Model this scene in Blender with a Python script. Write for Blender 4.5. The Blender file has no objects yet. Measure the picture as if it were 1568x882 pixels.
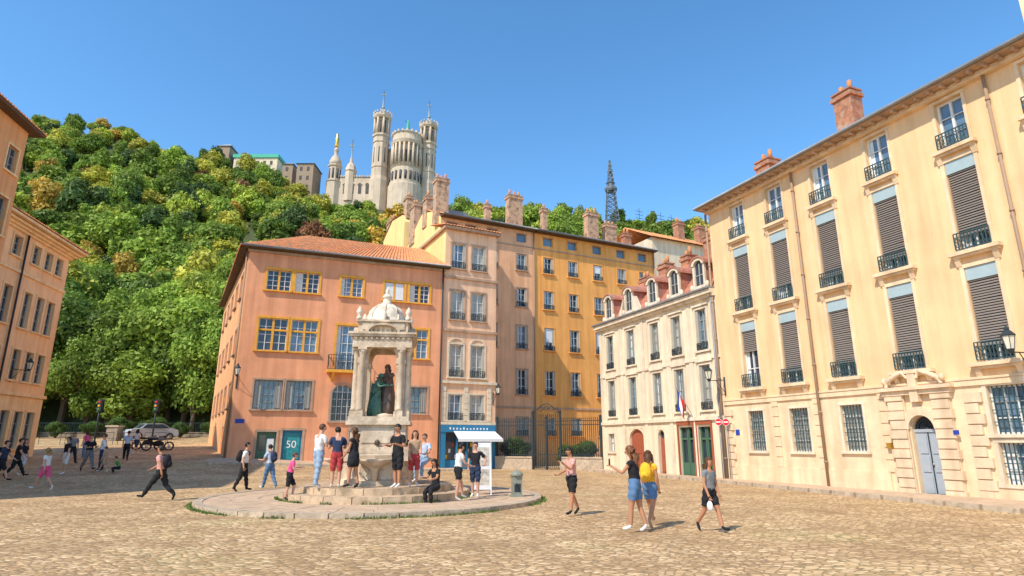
import bpy, math, random
import numpy as np
from mathutils import Vector, Matrix
random.seed(7); rng=np.random.default_rng(7)
scene=bpy.context.scene
COL=bpy.context.collection
pi=math.pi

# ------------------------------------------------------------------ materials
MATS={}
def mat(name,col,var=.12,scale=1.2,rough=.85,bump=.15,fine=25,streak=0.0,spec=.3,metal=0,dirt=None):
    if name in MATS: return MATS[name]
    m=bpy.data.materials.new(name); m.use_nodes=True
    nt=m.node_tree; N=nt.nodes; L=nt.links
    b=N['Principled BSDF']; b.inputs['Roughness'].default_value=rough
    b.inputs['Specular IOR Level'].default_value=spec; b.inputs['Metallic'].default_value=metal
    tc=N.new('ShaderNodeTexCoord')
    n1=N.new('ShaderNodeTexNoise'); n1.inputs['Scale'].default_value=scale; n1.inputs['Detail'].default_value=8; n1.inputs['Roughness'].default_value=.65
    L.new(tc.outputs['Object'],n1.inputs['Vector'])
    r=N.new('ShaderNodeValToRGB'); e=r.color_ramp.elements
    e[0].position=.3; e[1].position=.7
    e[0].color=[c*(1-var) for c in col]+[1]; e[1].color=[min(1,c*(1+var)) for c in col]+[1]
    L.new(n1.outputs['Fac'],r.inputs['Fac']); out=r.outputs['Color']
    if streak>0:
        mp=N.new('ShaderNodeMapping'); mp.inputs['Scale'].default_value=(2.2,2.2,.16); L.new(tc.outputs['Object'],mp.inputs['Vector'])
        n3=N.new('ShaderNodeTexNoise'); n3.inputs['Scale'].default_value=1.3; n3.inputs['Detail'].default_value=6; L.new(mp.outputs[0],n3.inputs['Vector'])
        r3=N.new('ShaderNodeValToRGB'); r3.color_ramp.elements[0].position=.32; r3.color_ramp.elements[1].position=.62
        d=1-streak; r3.color_ramp.elements[0].color=(d,d*.96,d*.92,1); r3.color_ramp.elements[1].color=(1,1,1,1)
        L.new(n3.outputs['Fac'],r3.inputs['Fac'])
        mx=N.new('ShaderNodeMix'); mx.data_type='RGBA'; mx.blend_type='MULTIPLY'; mx.inputs['Factor'].default_value=1
        L.new(out,mx.inputs['A']); L.new(r3.outputs['Color'],mx.inputs['B']); out=mx.outputs['Result']
    if dirt:
        n4=N.new('ShaderNodeTexNoise'); n4.inputs['Scale'].default_value=fine*.25; n4.inputs['Detail'].default_value=5; L.new(tc.outputs['Object'],n4.inputs['Vector'])
        r4=N.new('ShaderNodeValToRGB'); r4.color_ramp.elements[0].position=.52; r4.color_ramp.elements[1].position=.68
        L.new(n4.outputs['Fac'],r4.inputs['Fac'])
        mx=N.new('ShaderNodeMix'); mx.data_type='RGBA'; L.new(r4.outputs['Color'],mx.inputs['Factor'])
        L.new(out,mx.inputs['A']); mx.inputs['B'].default_value=(*dirt,1); out=mx.outputs['Result']
    L.new(out,b.inputs['Base Color'])
    if bump>0:
        n2=N.new('ShaderNodeTexNoise'); n2.inputs['Scale'].default_value=fine; n2.inputs['Detail'].default_value=4
        L.new(tc.outputs['Object'],n2.inputs['Vector'])
        bp=N.new('ShaderNodeBump'); bp.inputs['Strength'].default_value=bump; bp.inputs['Distance'].default_value=.03
        L.new(n2.outputs['Fac'],bp.inputs['Height']); L.new(bp.outputs[0],b.inputs['Normal'])
    MATS[name]=m; return m
def pm(name,col,rough=.5,**k): return mat(name,col,var=.06,scale=4,rough=rough,bump=.03,**k)

cream=mat('cream_stucco',(.84,.565,.305),.10,.6,streak=.12,bump=.25)
cream_st=mat('cream_stone',(.81,.61,.39),.13,1.5,streak=.18,bump=.3)
rust=mat('rusticated_stone',(.75,.57,.38),.16,1.8,streak=.2,bump=.35)
whitew=mat('white_stucco',(.78,.66,.47),.09,.8,streak=.2,bump=.2)
whitest=mat('white_stone_trim',(.77,.66,.49),.12,2,bump=.2,streak=.2)
pink=mat('pink_stucco',(.84,.38,.20),.13,.6,streak=.18,bump=.25)
pinkside=mat('pink_side_stucco',(.86,.46,.22),.1,.6,streak=.16,bump=.2)
mauve=mat('mauve_stucco',(.84,.47,.26),.12,.6,streak=.2)
beige=mat('beige_stucco',(.88,.55,.34),.12,.7,streak=.18)
orange=mat('orange_stucco',(.90,.42,.115),.1,.5,streak=.18)
yellow=mat('yellow_stucco',(.88,.66,.28),.08,.5,streak=.12)
leftw=mat('left_stucco',(.94,.62,.34),.1,.7,streak=.15)
leftd=mat('left_dark_stucco',(.80,.40,.17),.12,.7,streak=.15)
leftb=mat('left_base_stone',(.90,.66,.36),.12,1,streak=.15)
ochre=mat('ochre_frame',(.80,.40,.06),.15,3,streak=.1)
glassd=mat('window_glass_dark',(.035,.05,.07),.4,.8,rough=.08,bump=0,spec=.7)
glassc=mat('window_glass_curtain',(.42,.41,.36),.25,1.4,rough=.15,bump=0,spec=.6)
glassb=mat('window_glass_blue',(.12,.2,.28),.4,.8,rough=.06,bump=0,spec=.8)
wframe=pm('white_window_frame',(.72,.72,.68))
gframe=pm('grey_window_frame',(.36,.36,.32))
louvre=pm('grey_louvre',(.31,.265,.23),rough=.6)
bluebox=pm('pale_blue_shutter_box',(.36,.46,.48),rough=.6)
iron=pm('wrought_iron',(.028,.04,.045),rough=.5)
irong=pm('green_grey_iron',(.045,.085,.09),rough=.5)
pipe=pm('downpipe',(.34,.23,.15),rough=.55)
zinc=mat('zinc',(.25,.25,.25),.2,2,rough=.5,metal=.3)
tile=mat('terracotta_tiles',(.72,.30,.12),.38,3.5,bump=.4,fine=8,dirt=(.44,.27,.15))
slate=mat('mansard_tiles',(.48,.20,.13),.35,4,bump=.4,fine=9,dirt=(.28,.2,.17))
brick=mat('chimney_brick',(.40,.19,.11),.35,4,bump=.5,fine=12,dirt=(.44,.31,.21))
stonech=mat('chimney_stone',(.50,.33,.21),.35,3,bump=.5,fine=10,dirt=(.2,.14,.1))
pot=mat('chimney_pot',(.55,.24,.1),.2,5)
cornice=mat('weathered_cornice',(.50,.34,.23),.2,2,streak=.2)
redd=pm('red_brown_door',(.36,.10,.05))
greend=pm('green_door',(.07,.15,.09))
greyd=pm('grey_door',(.36,.40,.44))
bluesh=pm('shop_blue',(.03,.20,.36))
awn=pm('awning_white',(.72,.74,.74),rough=.8)
poster=mat('poster_teal',(.03,.25,.27),.5,6,rough=.3,bump=0)
fount=mat('fountain_stone',(.68,.55,.40),.2,2.5,bump=.5,fine=14,streak=.35,dirt=(.44,.34,.24))
step=mat('step_stone',(.54,.39,.25),.24,2,bump=.5,fine=14,dirt=(.32,.23,.14))
pave=mat('pavement',(.56,.40,.26),.17,1.2,bump=.3,fine=20,dirt=(.42,.30,.19))
kerb=mat('kerb_stone',(.48,.38,.27),.25,3,bump=.4,dirt=(.34,.26,.17))
bronze=mat('bronze_patina',(.07,.17,.13),.5,6,rough=.5,bump=.3,dirt=(.03,.05,.04))
bronzed=mat('bronze_dark',(.13,.09,.07),.4,6,rough=.45,bump=.3)
basil=mat('basilica_stone',(.62,.51,.38),.16,.25,bump=.2,fine=2,streak=.2)
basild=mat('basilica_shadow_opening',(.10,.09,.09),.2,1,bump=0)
basilr=mat('basilica_roof',(.30,.34,.33),.15,.5,bump=0)
gold=mat('gilded',(.8,.5,.1),.1,5,rough=.35,metal=.8)
greenr=mat('copper_green_roof',(.10,.46,.32),.1,.5,bump=0)
wood=mat('bark',(.12,.085,.055),.3,5,bump=.6)
wallst=mat('rubble_wall',(.30,.24,.18),.3,2,bump=.6,fine=6,dirt=(.16,.15,.1))
skinm=mat('skin',(.58,.31,.20),.05,6,rough=.55,bump=0)
tanm=mat('skin_tanned',(.47,.22,.12),.05,6,rough=.55,bump=0)
lip=pm('lips',(.35,.09,.07)); eye=pm('eye',(.03,.02,.02),rough=.2)
rubber=pm('rubber',(.03,.03,.03),rough=.7); chrome=pm('chrome',(.6,.6,.6),rough=.25,metal=.9)
rubbercar=pm('car_paint_grey',(.45,.47,.5),rough=.3)
redp=pm('sign_red',(.65,.02,.02)); whitep=pm('sign_white',(.8,.8,.8)); bluep=pm('sign_blue',(.02,.06,.35))
lampg=mat('lantern_glass',(.7,.66,.52),.1,5,rough=.2,bump=0)
def cloth(n,c): return mat('cloth_'+n,c,var=.18,scale=9,rough=.9,bump=.15,fine=40)
C={k:cloth(k,v) for k,v in dict(black=(.018,.018,.02),white=(.72,.70,.66),navy=(.03,.045,.09),red=(.42,.05,.05),pink=(.75,.10,.25),denim=(.10,.19,.33),ldenim=(.28,.38,.50),
  grey=(.20,.20,.20),dress=(.02,.02,.025),yellow=(.85,.45,.03),green=(.1,.3,.08),tan=(.45,.3,.18),salmon=(.65,.33,.28),lblue=(.45,.52,.62),brown=(.13,.06,.03)).items()}
HAIR={k:mat('hair_'+k,v,var=.3,scale=20,rough=.5,bump=.3,fine=60) for k,v in dict(brown=(.10,.045,.02),dark=(.02,.014,.01),blond=(.38,.22,.08),auburn=(.20,.075,.03),grey=(.3,.28,.26)).items()}

# ------------------------------------------------------------------ mesh accumulation
class O:
    def __init__(s,name,loc=(0,0,0),ang=0):
        s.name=name; s.loc=Vector(loc); s.parts={}; s.set(loc[0],loc[1],ang,loc[2] if len(loc)>2 else 0)
    def set(s,x,y,ang,z=0):
        s.ox,s.oy,s.oz=x,y,z; s.c,s.s_=math.cos(ang),math.sin(ang)
    def dirset(s,x,y,dx,dy,z=0): s.set(x,y,math.atan2(dy,dx),z)
    def P(s,p):
        x,y,z=p; return (s.ox+s.c*x-s.s_*y, s.oy+s.s_*x+s.c*y, s.oz+z)
    def part(s,n):
        if n not in s.parts: s.parts[n]=dict(v=[],f=[],m=[],sm=[])
        return s.parts[n]
    def add(s,part,m,vs,fs,smooth=False):
        d=s.part(part); b=len(d['v']); d['v']+= [s.P(p) for p in vs]
        for f in fs: d['f'].append([b+i for i in f]); d['m'].append(m); d['sm'].append(smooth)
    def quad(s,part,m,*pts): s.add(part,m,pts,[list(range(len(pts)))])
    def box(s,part,m,x0,x1,y0,y1,z0,z1):
        v=[(x0,y0,z0),(x1,y0,z0),(x1,y1,z0),(x0,y1,z0),(x0,y0,z1),(x1,y0,z1),(x1,y1,z1),(x0,y1,z1)]
        s.add(part,m,v,[[0,3,2,1],[4,5,6,7],[0,1,5,4],[1,2,6,5],[2,3,7,6],[3,0,4,7]])
    def prism(s,part,m,pts,z0,z1):
        n=len(pts); v=[(x,y,z0) for x,y in pts]+[(x,y,z1) for x,y in pts]
        s.add(part,m,v,[list(range(n))[::-1],list(range(n,2*n))]+[[i,(i+1)%n,n+(i+1)%n,n+i] for i in range(n)])
    def lathe(s,part,m,cx,cy,prof,n=16,a0=0,smooth=True,sx=1,sy=1,wob=0,wn=6):
        v=[];f=[]
        for j,(r,z) in enumerate(prof):
            for i in range(n):
                a=a0+2*pi*i/n; rr=r*(1+wob*math.sin(wn*a+j))
                v.append((cx+rr*math.cos(a)*sx,cy+rr*math.sin(a)*sy,z))
        for j in range(len(prof)-1):
            for i in range(n):
                k=(i+1)%n; f.append([j*n+i,j*n+k,(j+1)*n+k,(j+1)*n+i])
        f.append([i for i in range(n)][::-1]); f.append([(len(prof)-1)*n+i for i in range(n)])
        s.add(part,m,v,f,smooth)
    def cyl(s,part,m,cx,cy,z0,z1,r0,r1=None,n=10,smooth=True): s.lathe(part,m,cx,cy,[(r0,z0),(r0 if r1 is None else r1,z1)],n,smooth=smooth)
    def ell(s,part,m,c,r,n=10,k=6):
        prof=[(math.cos(t)*1.0,math.sin(t)) for t in np.linspace(-pi/2*.97,pi/2*.97,k+1)]
        v=[];f=[]
        for rr,zz in prof:
            for i in range(n):
                a=2*pi*i/n; v.append((c[0]+r[0]*rr*math.cos(a),c[1]+r[1]*rr*math.sin(a),c[2]+r[2]*zz))
        for j in range(k):
            for i in range(n): f.append([j*n+i,j*n+(i+1)%n,(j+1)*n+(i+1)%n,(j+1)*n+i])
        f.append(list(range(n))[::-1]); f.append([k*n+i for i in range(n)])
        s.add(part,m,v,f,True)
    def tube(s,part,m,pts,rad,n=6,close=False):
        pts=[Vector(p) for p in pts]; v=[];f=[]
        N=len(pts)
        if not hasattr(rad,'__len__'): rad=[rad]*N
        for j,p in enumerate(pts):
            d=(pts[min(j+1,N-1)]-pts[max(j-1,0)]); d.normalize()
            a=Vector((0,0,1)) if abs(d.z)<.9 else Vector((0,1,0))
            u=d.cross(a).normalized(); w=d.cross(u)
            for i in range(n):
                t=2*pi*i/n; q=p+(u*math.cos(t)+w*math.sin(t))*rad[j]; v.append(tuple(q))
        for j in range(N-1):
            for i in range(n): f.append([j*n+i,j*n+(i+1)%n,(j+1)*n+(i+1)%n,(j+1)*n+i])
        f.append(list(range(n))); f.append([(N-1)*n+i for i in range(n)][::-1])
        s.add(part,m,v,f,True)
    def roof(s,part,m,A,B,C_,D,pitch=.24,h=.07):
        A,B,C_,D=map(Vector,(A,B,C_,D)); s.quad(part,m,A,B,C_,D)
        n=max(2,int((B-A).length/pitch)); nr=(B-A).cross(D-A).normalized()
        if nr.z<0: nr=-nr
        w=(B-A).normalized()*pitch*.33
        for i in range(n):
            t=(i+.5)/n; a=A.lerp(B,t); d=D.lerp(C_,t)
            vs=[a-w,a-w*.5+nr*h,a+w*.5+nr*h,a+w,d-w,d-w*.5+nr*h,d+w*.5+nr*h,d+w]
            s.add(part,m,vs,[[0,1,5,4],[1,2,6,5],[2,3,7,6],[0,3,2,1]])
    def finish(s):
        single=len(s.parts)==1
        root=None
        if not single:
            root=bpy.data.objects.new(s.name,None); root.location=s.loc; root.empty_display_size=.5; COL.objects.link(root)
        for pn,d in s.parts.items():
            me=bpy.data.meshes.new(s.name+'_'+pn)
            l=s.loc; me.from_pydata([(x-l.x,y-l.y,z-l.z) for x,y,z in d['v']],[],d['f'])
            ml=[]; idx=[]
            for m in d['m']:
                if m not in ml: ml.append(m)
                idx.append(ml.index(m))
            for m in ml: me.materials.append(m)
            me.polygons.foreach_set('material_index',idx); me.polygons.foreach_set('use_smooth',d['sm']); me.update()
            ob=bpy.data.objects.new(s.name if single else pn,me); COL.objects.link(ob)
            if single: ob.location=s.loc; root=ob
            else: ob.parent=root
        return root

# ------------------------------------------------------------------ architecture helpers
def facade(o,part,m,x0,x1,z0,z1,ops,depth=.24,y=0,zsplit=None):
    xs=sorted(set([x0,x1]+[a for q in ops for a in (q[0],q[2])])); xs=[a for a in xs if x0<=a<=x1]
    zs=sorted(set([z0,z1]+([zsplit[0]] if zsplit else [])+[a for q in ops for a in (q[1],q[3])])); zs=[a for a in zs if z0<=a<=z1]
    for i in range(len(xs)-1):
        for j in range(len(zs)-1):
            cx,cz=(xs[i]+xs[i+1])/2,(zs[j]+zs[j+1])/2
            if any(q[0]<cx<q[2] and q[1]<cz<q[3] for q in ops): continue
            mm=m if not zsplit or cz>zsplit[0] else zsplit[1]
            o.quad(part,mm,(xs[i],y,zs[j]),(xs[i+1],y,zs[j]),(xs[i+1],y,zs[j+1]),(xs[i],y,zs[j+1]))
    for a,b,c,e in [q[:4] for q in ops]:
        mm=m if not zsplit or b>zsplit[0] else zsplit[1]
        Y=y+depth
        o.quad(part,mm,(a,y,b),(a,Y,b),(a,Y,e),(a,y,e)); o.quad(part,mm,(c,y,b),(c,y,e),(c,Y,e),(c,Y,b))
        o.quad(part,mm,(a,y,e),(a,Y,e),(c,Y,e),(c,y,e)); o.quad(part,mm,(a,y,b),(c,y,b),(c,Y,b),(a,Y,b))
def sash(o,q,fm,rows=3,cols=2,gl=None,depth=.22,th=.055):
    a,b,c,e=q[:4]; gl=gl or random.choice([glassd,glassc,glassb])
    o.quad('window_panes',gl,(a,depth,b),(c,depth,b),(c,depth,e),(a,depth,e))
    y0,y1=depth-.07,depth-.004
    if gl is not glassc and random.random()<.5:
        o.box('curtains',awn,a+th,a+th+(c-a)*random.uniform(.12,.28),depth-.004,depth-.002,b+th,e-th)
    o.box('window_frames',fm,a+.002,a+th,y0,y1,b+.002,e-.002); o.box('window_frames',fm,c-th,c-.002,y0,y1,b+.002,e-.002)
    o.box('window_frames',fm,a+th,c-th,y0,y1,b+.002,b+th); o.box('window_frames',fm,a+th,c-th,y0,y1,e-th,e-.002)
    for i in range(1,cols):
        x=a+(c-a)*i/cols; o.box('window_frames',fm,x-th*.5,x+th*.5,y0-.01,y1,b+th,e-th)
    for j in range(1,rows):
        z=b+(e-b)*j/rows; o.box('window_frames',fm,a+th,c-th,y0+.02,y1-.01,z-.018,z+.018)
def surround(o,q,m,tw=.1,pr=.04,sill=.12):
    a,b,c,e=q[:4]; g=.003
    o.box('stone_trim',m,a-tw,a-g,-pr,.01,b,e); o.box('stone_trim',m,c+g,c+tw,-pr,.01,b,e)
    o.box('stone_trim',m,a-tw-.01,c+tw+.01,-pr-.004,.01,e+g,e+tw)
    o.box('stone_trim',m,a-tw-.05,c+tw+.05,-sill,.01,b-.1,b-g)
def railing(o,x0,x1,z0,z1,y=-.1,m=None,n=9,part='railings',deep=None):
    m=m or iron; r=.014
    o.box(part,m,x0,x1,y-.02,y+.02,z1-.03,z1); o.box(part,m,x0,x1,y-.015,y+.015,z0,z0+.03)
    o.box(part,m,x0,x1,y-.012,y+.012,z0+(z1-z0)*.72,z0+(z1-z0)*.72+.025)
    for i in range(n+1):
        x=x0+(x1-x0)*i/n; o.box(part,m,x-r,x+r,y-r,y+r,z0+.03,z1-.03)
    for i in range(0,n-1,2):
        xa=x0+(x1-x0)*i/n; xb=x0+(x1-x0)*(i+2)/n; zm0=z0+.06; zm1=z0+(z1-z0)*.7; xm=(xa+xb)/2; zz=(zm0+zm1)/2
        pts=[(xm+(xb-xa)*.42*math.cos(t),y,zz+(zm1-zm0)*.46*math.sin(t)) for t in np.linspace(0,2*pi,9)]
        o.tube(part,m,pts,.011,4)
    if deep:
        for x in (x0,x1):
            o.box(part,m,x-.02,x+.02,y+.02,y+deep,z1-.03,z1)
            for k in range(1,4): o.box(part,m,x-r,x+r,y+deep*k/4-r,y+deep*k/4+r,z0,z1-.03)
def consoles(o,q,m,z,out=.26,w=.3):
    a,_,c,_=q[:4]
    o.box('stone_trim',m,a-w,c+w,-out,.01,z-.12,z)
    o.box('stone_trim',m,a-w+.06,c+w-.06,-out+.08,.01,z-.2,z-.123)
    for x in (a-.1,c+.1):
        o.add('stone_trim',m,[(x-.08,.01,z-.2),(x+.08,.01,z-.2),(x+.08,-out+.1,z-.2),(x-.08,-out+.1,z-.2),(x-.08,.01,z-.5),(x+.08,.01,z-.5),(x+.08,-.06,z-.46),(x-.08,-.06,z-.46)],
              [[0,1,2,3],[4,7,6,5],[0,4,5,1],[1,5,6,2],[2,6,7,3],[3,7,4,0]])
def chimney(o,x0,x1,y0,y1,z0,z1,m=None,pots=3):
    m=m or stonech
    o.box('chimneys',m,x0,x1,y0,y1,z0,z1); o.box('chimneys',m,x0-.08,x1+.08,y0-.08,y1+.08,z1-.3,z1-.12); o.box('chimneys',m,x0-.05,x1+.05,y0-.05,y1+.05,z1+.002,z1+.08)
    along=(x1-x0)>(y1-y0)
    for i in range(pots):
        t=(i+.5)/pots
        cx,cy=(x0+(x1-x0)*t,(y0+y1)/2) if along else ((x0+x1)/2,y0+(y1-y0)*t)
        o.cyl('chimneys',pot,cx,cy,z1+.08,z1+.4+random.random()*.25,.12,.09,8)
def spandrel(o,part,m,a,c,zs,zt,y,y1,n=10):
    cx=(a+c)/2; r=(c-a)/2; hh=zt-zs
    for i in range(n):
        t0=pi-pi*i/n; t1=pi-pi*(i+1)/n
        p0=(cx+r*math.cos(t0),zs+hh*.97*math.sin(t0)); p1=(cx+r*math.cos(t1),zs+hh*.97*math.sin(t1))
        o.quad(part,m,(p0[0],y,p0[1]),(p1[0],y,p1[1]),(p1[0],y,zt),(p0[0],y,zt))
        o.quad(part,m,(p0[0],y,p0[1]),(p0[0],y1,p0[1]),(p1[0],y1,p1[1]),(p1[0],y,p1[1]))
def archring(o,part,m,cx,zs,r0,r1,y0,y1,n=12,hs=1):
    for i in range(n):
        t0=pi-pi*i/n; t1=pi-pi*(i+1)/n
        P=lambda r,t,y:(cx+r*math.cos(t),y,zs+r*hs*math.sin(t))
        vs=[P(r0,t0,y0),P(r0,t1,y0),P(r1,t1,y0),P(r1,t0,y0),P(r0,t0,y1),P(r0,t1,y1),P(r1,t1,y1),P(r1,t0,y1)]
        o.add(part,m,vs,[[0,1,2,3],[4,7,6,5],[0,4,5,1],[3,2,6,7],[0,3,7,4],[1,5,6,2]])

RD=(.38,-.925); rl=math.hypot(*RD); RD=(RD[0]/rl,RD[1]/rl)
# ------------------------------------------------------------------ right cream building
o=O('cream_apartment_building',(10.28,29.7,0)); o.dirset(10.28,29.7,*RD)
cs=[2.0,4.35,6.85,9.45,12.15,14.75,17.3,19.9,22.5]
ops=[];f1=[];f2=[];f3=[];g=[]
for c in cs:
    f1.append((c-.47,4.2,c+.47,7.25)); f2.append((c-.47,7.8,c+.47,10.95)); f3.append((c-.45,11.4,c+.45,13.15))
g=[(1.52,1.4,2.42,3.15),(3.9,1.4,4.85,3.15),(6.38,1.45,7.32,3.15)]
gE=[(11.65,2.0,12.75,3.45),(11.7,.55,12.7,1.75),(14.2,1.4,15.2,3.2),(16.8,1.4,17.8,3.2),(19.4,1.4,20.4,3.2)]
door=(9.05,0,9.92,2.65)
ops=f1+f2+f3+g+gE+[door]
facade(o,'walls',cream,0,26,-.3,13.5,ops,zsplit=(3.55,cream_st))
o.box('walls',cream,.01,25.99,.6,11,-.3,13.49)
o.quad('walls',cream,(0,0,-.3),(0,0,13.5),(0,11,13.5),(0,11,-.3)); o.quad('walls',cream,(26,0,-.3),(26,11,-.3),(26,11,13.5),(26,0,13.5))
o.box('stone_trim',cream_st,-.0,26,-.07,.01,3.5,3.68); o.box('stone_trim',cream_st,0,26,-.1,.01,3.683,3.75)
o.box('stone_trim',cream_st,-.0,8.1,-.06,.01,-.3,.75); o.box('stone_trim',cream_st,10.9,26,-.06,.01,-.3,.45)
LOW=[1.7,.55,.6,.55,.55,.6,.5,.5,.5]
for i,q in enumerate(f1+f2):
    a,b,c,e=q
    surround(o,q,cream_st,.12,.035,.05)
    o.box('shutter_boxes',bluebox,a+.01,c-.01,.01,.1,e-.42,e-.004)
    low=b+(LOW[i] if i<9 else random.choice([.5,.55,.7]))
    sash(o,(a,b,c,e-.42),wframe,3,2,glassd,depth=.22)
    z=e-.44
    while z>low:
        tl=random.uniform(-.008,.008)
        o.add('louvres',louvre,[(a+.02,.05,z),(c-.02,.05,z+tl),(c-.02,.1,z+.03+tl),(a+.02,.1,z+.03),(a+.02,.06,z-.035),(c-.02,.06,z-.035+tl)],[[0,1,2,3],[4,5,1,0]]); z-=.085
    o.quad('louvres',iron,(a+.02,.115,low),(c-.02,.115,low),(c-.02,.115,e-.42),(a+.02,.115,e-.42))
    o.box('louvres',louvre,a+.015,c-.015,.04,.11,low-.04,low)
    railing(o,a-.06,c+.06,b+.04,b+.62,-.14,irong,10)
    consoles(o,q,cream_st,b-.02)
for q in f3:
    a,b,c,e=q; surround(o,q,cream_st,.11,.035,.05); sash(o,q,wframe,3,2,glassb,th=.08)
    railing(o,a-.05,c+.05,b+.04,b+.58,-.14,irong,9); consoles(o,q,cream_st,b-.02,.24,.22)
for q in g+gE[2:]:
    surround(o,q,whitest,.1,.03,.1); sash(o,q,wframe,4,2,glassc)
    for k in range(1,7):
        x=q[0]+(q[2]-q[0])*k/7; o.box('window_bars',irong,x-.014,x+.014,.03,.058,q[1]+.01,q[3]-.01)
    for k in range(1,5):
        z=q[1]+(q[3]-q[1])*k/5; o.box('window_bars',irong,q[0]+.01,q[2]-.01,.06,.08,z-.012,z+.012)
for q in gE[:2]:
    surround(o,q,whitest,.12,.03,.1); sash(o,q,wframe,3,3,glassb)
    for k in range(1,8):
        x=q[0]+(q[2]-q[0])*k/8; o.box('window_bars',irong,x-.014,x+.014,.03,.058,q[1]+.01,q[3]-.01)
    for k in range(1,4):
        z=q[1]+(q[3]-q[1])*k/4; o.box('window_bars',irong,q[0]+.01,q[2]-.01,.06,.08,z-.012,z+.012)
a,b,c,e=door
spandrel(o,'stone_trim',rust,a,c,2.2,2.65,.03,.24)
o.box('doors',greyd,a,c,.2,.24,0,2.1); o.box('doors',greyd,a,c,.16,.2,2.1,2.2); archring(o,'doors',iron,(a+c)/2,2.2,.30,.33,.17,.2)
o.quad('doors',glassd,(a,.23,2.2),(c,.23,2.2),(c,.23,2.65),(a,.23,2.65))
for k in range(1,8):
    t=pi*k/8; o.tube('doors',iron,[((a+c)/2,.18,2.2),((a+c)/2+.4*math.cos(t),.18,2.2+.4*math.sin(t))],.01,4)
for xx0,xx1 in ((a+.05,(a+c)/2-.03),((a+c)/2+.03,c-.05)):
    for z0,z1 in ((.12,.7),(.8,1.3),(1.4,2.0)): o.box('doors',greyd,xx0+.04,xx1-.04,.17,.2,z0,z1)
o.box('doors',iron,(a+c)/2-.012,(a+c)/2+.012,.165,.2,.02,2.1)
o.ell('doors',chrome,((a+c)/2+.06,.15,1.05),(.03,.03,.03),6,4)
for side in (-1,1):
    xa=a-.62 if side<0 else c+.06; xb=xa+.56
    z=-.05; k=0
    while z<3.3:
        ww=.0 if k%2 else .07
        o.box('stone_trim',rust,xa-(ww if side<0 else 0),xb+(ww if side>0 else 0),-.14-(.03 if k%2==0 else 0),.01,z+.02,z+.3); z+=.32;k+=1
    o.box('stone_trim',rust,xa-.02,xb+.02,-.1,.01,-.3,3.35)
archring(o,'stone_trim',rust,(a+c)/2,2.2,(c-a)/2+.005,(c-a)/2+.28,-.12,.01,11,1.04)
o.box('stone_trim',rust,a-.75,c+.75,-.2,.01,3.35,3.5); o.box('stone_trim',rust,a-.85,c+.85,-.3,.01,3.503,3.62)
for sg in (-1,1):
    cx=(a+c)/2; pts=[(cx+sg*(.95),-.2,3.65),(cx+sg*.9,-.22,3.85),(cx+sg*.6,-.22,4.0),(cx+sg*.3,-.22,4.12),(cx+sg*.16,-.2,3.9)]
    o.tube('stone_trim',rust,pts,[.07,.09,.09,.08,.05],8); o.ell('stone_trim',rust,(cx+sg*1.0,-.2,3.85),(.1,.1,.13),8,5)
o.box('stone_trim',rust,(a+c)/2-.14,(a+c)/2+.14,-.24,.01,3.1,4.1)
for px in (0.0,10.95):
    z=0;k=0
    while z<3.3: o.box('stone_trim',rust,px+.02,px+(.55 if k%2 else .42),-.09,.01,z+.015,z+.31); z+=.33;k+=1
for px in (2.95,5.15,8.0,13.5):
    z=.75
    while z<3.3: o.box('stone_trim',cream_st,px,px+.35,-.05,.01,z+.012,z+.4); z+=.42
for x in (-.12,5.5,13.38,21.): 
    o.cyl('downpipes',pipe,x,-.1,0,13.4,.055,n=8)
    for z in np.arange(1,13,1.9): o.cyl('downpipes',pipe,x,-.1,z,z+.07,.075,n=8)
o.box('eaves',cream_st,-.05,26.05,-.22,.0,13.3,13.48); o.box('eaves',cornice,-.25,26.2,-.62,11.5,13.5,13.58)
for i in range(60): o.box('eaves',cornice,.1+i*.435,.2+i*.435,-.55,-.02,13.4,13.497)
o.tube('eaves',zinc,[(-.3,-.68,13.6),(26.3,-.68,13.6)],.075,8)
o.roof('roof',tile,(-.25,-.62,13.64),(26.2,-.62,13.64),(26.2,5.5,15.9),(-.25,5.5,15.9)); o.quad('roof',tile,(-.25,5.5,15.9),(26.2,5.5,15.9),(26.2,11.5,13.6),(-.25,11.5,13.6))
o.quad('roof',cream,(0,0,13.5),(0,5.5,15.8),(0,11,13.5))
chimney(o,6.75,7.6,1.6,2.3,13.9,16.7,brick,2); chimney(o,1.95,2.8,1.6,2.4,13.9,15.6,brick,2); chimney(o,13.9,14.9,1.9,2.6,13.9,18.4,cream_st,3)
o.box('house_number',bluep,10.55,10.72,-.19,-.16,2.0,2.14)
o.box('notice_plates',gold,8.2,8.36,-.19,-.06,1.55,1.75); o.box('notice_plates',bluep,.62,.85,-.03,.0,2.1,2.35)
o.finish()

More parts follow.
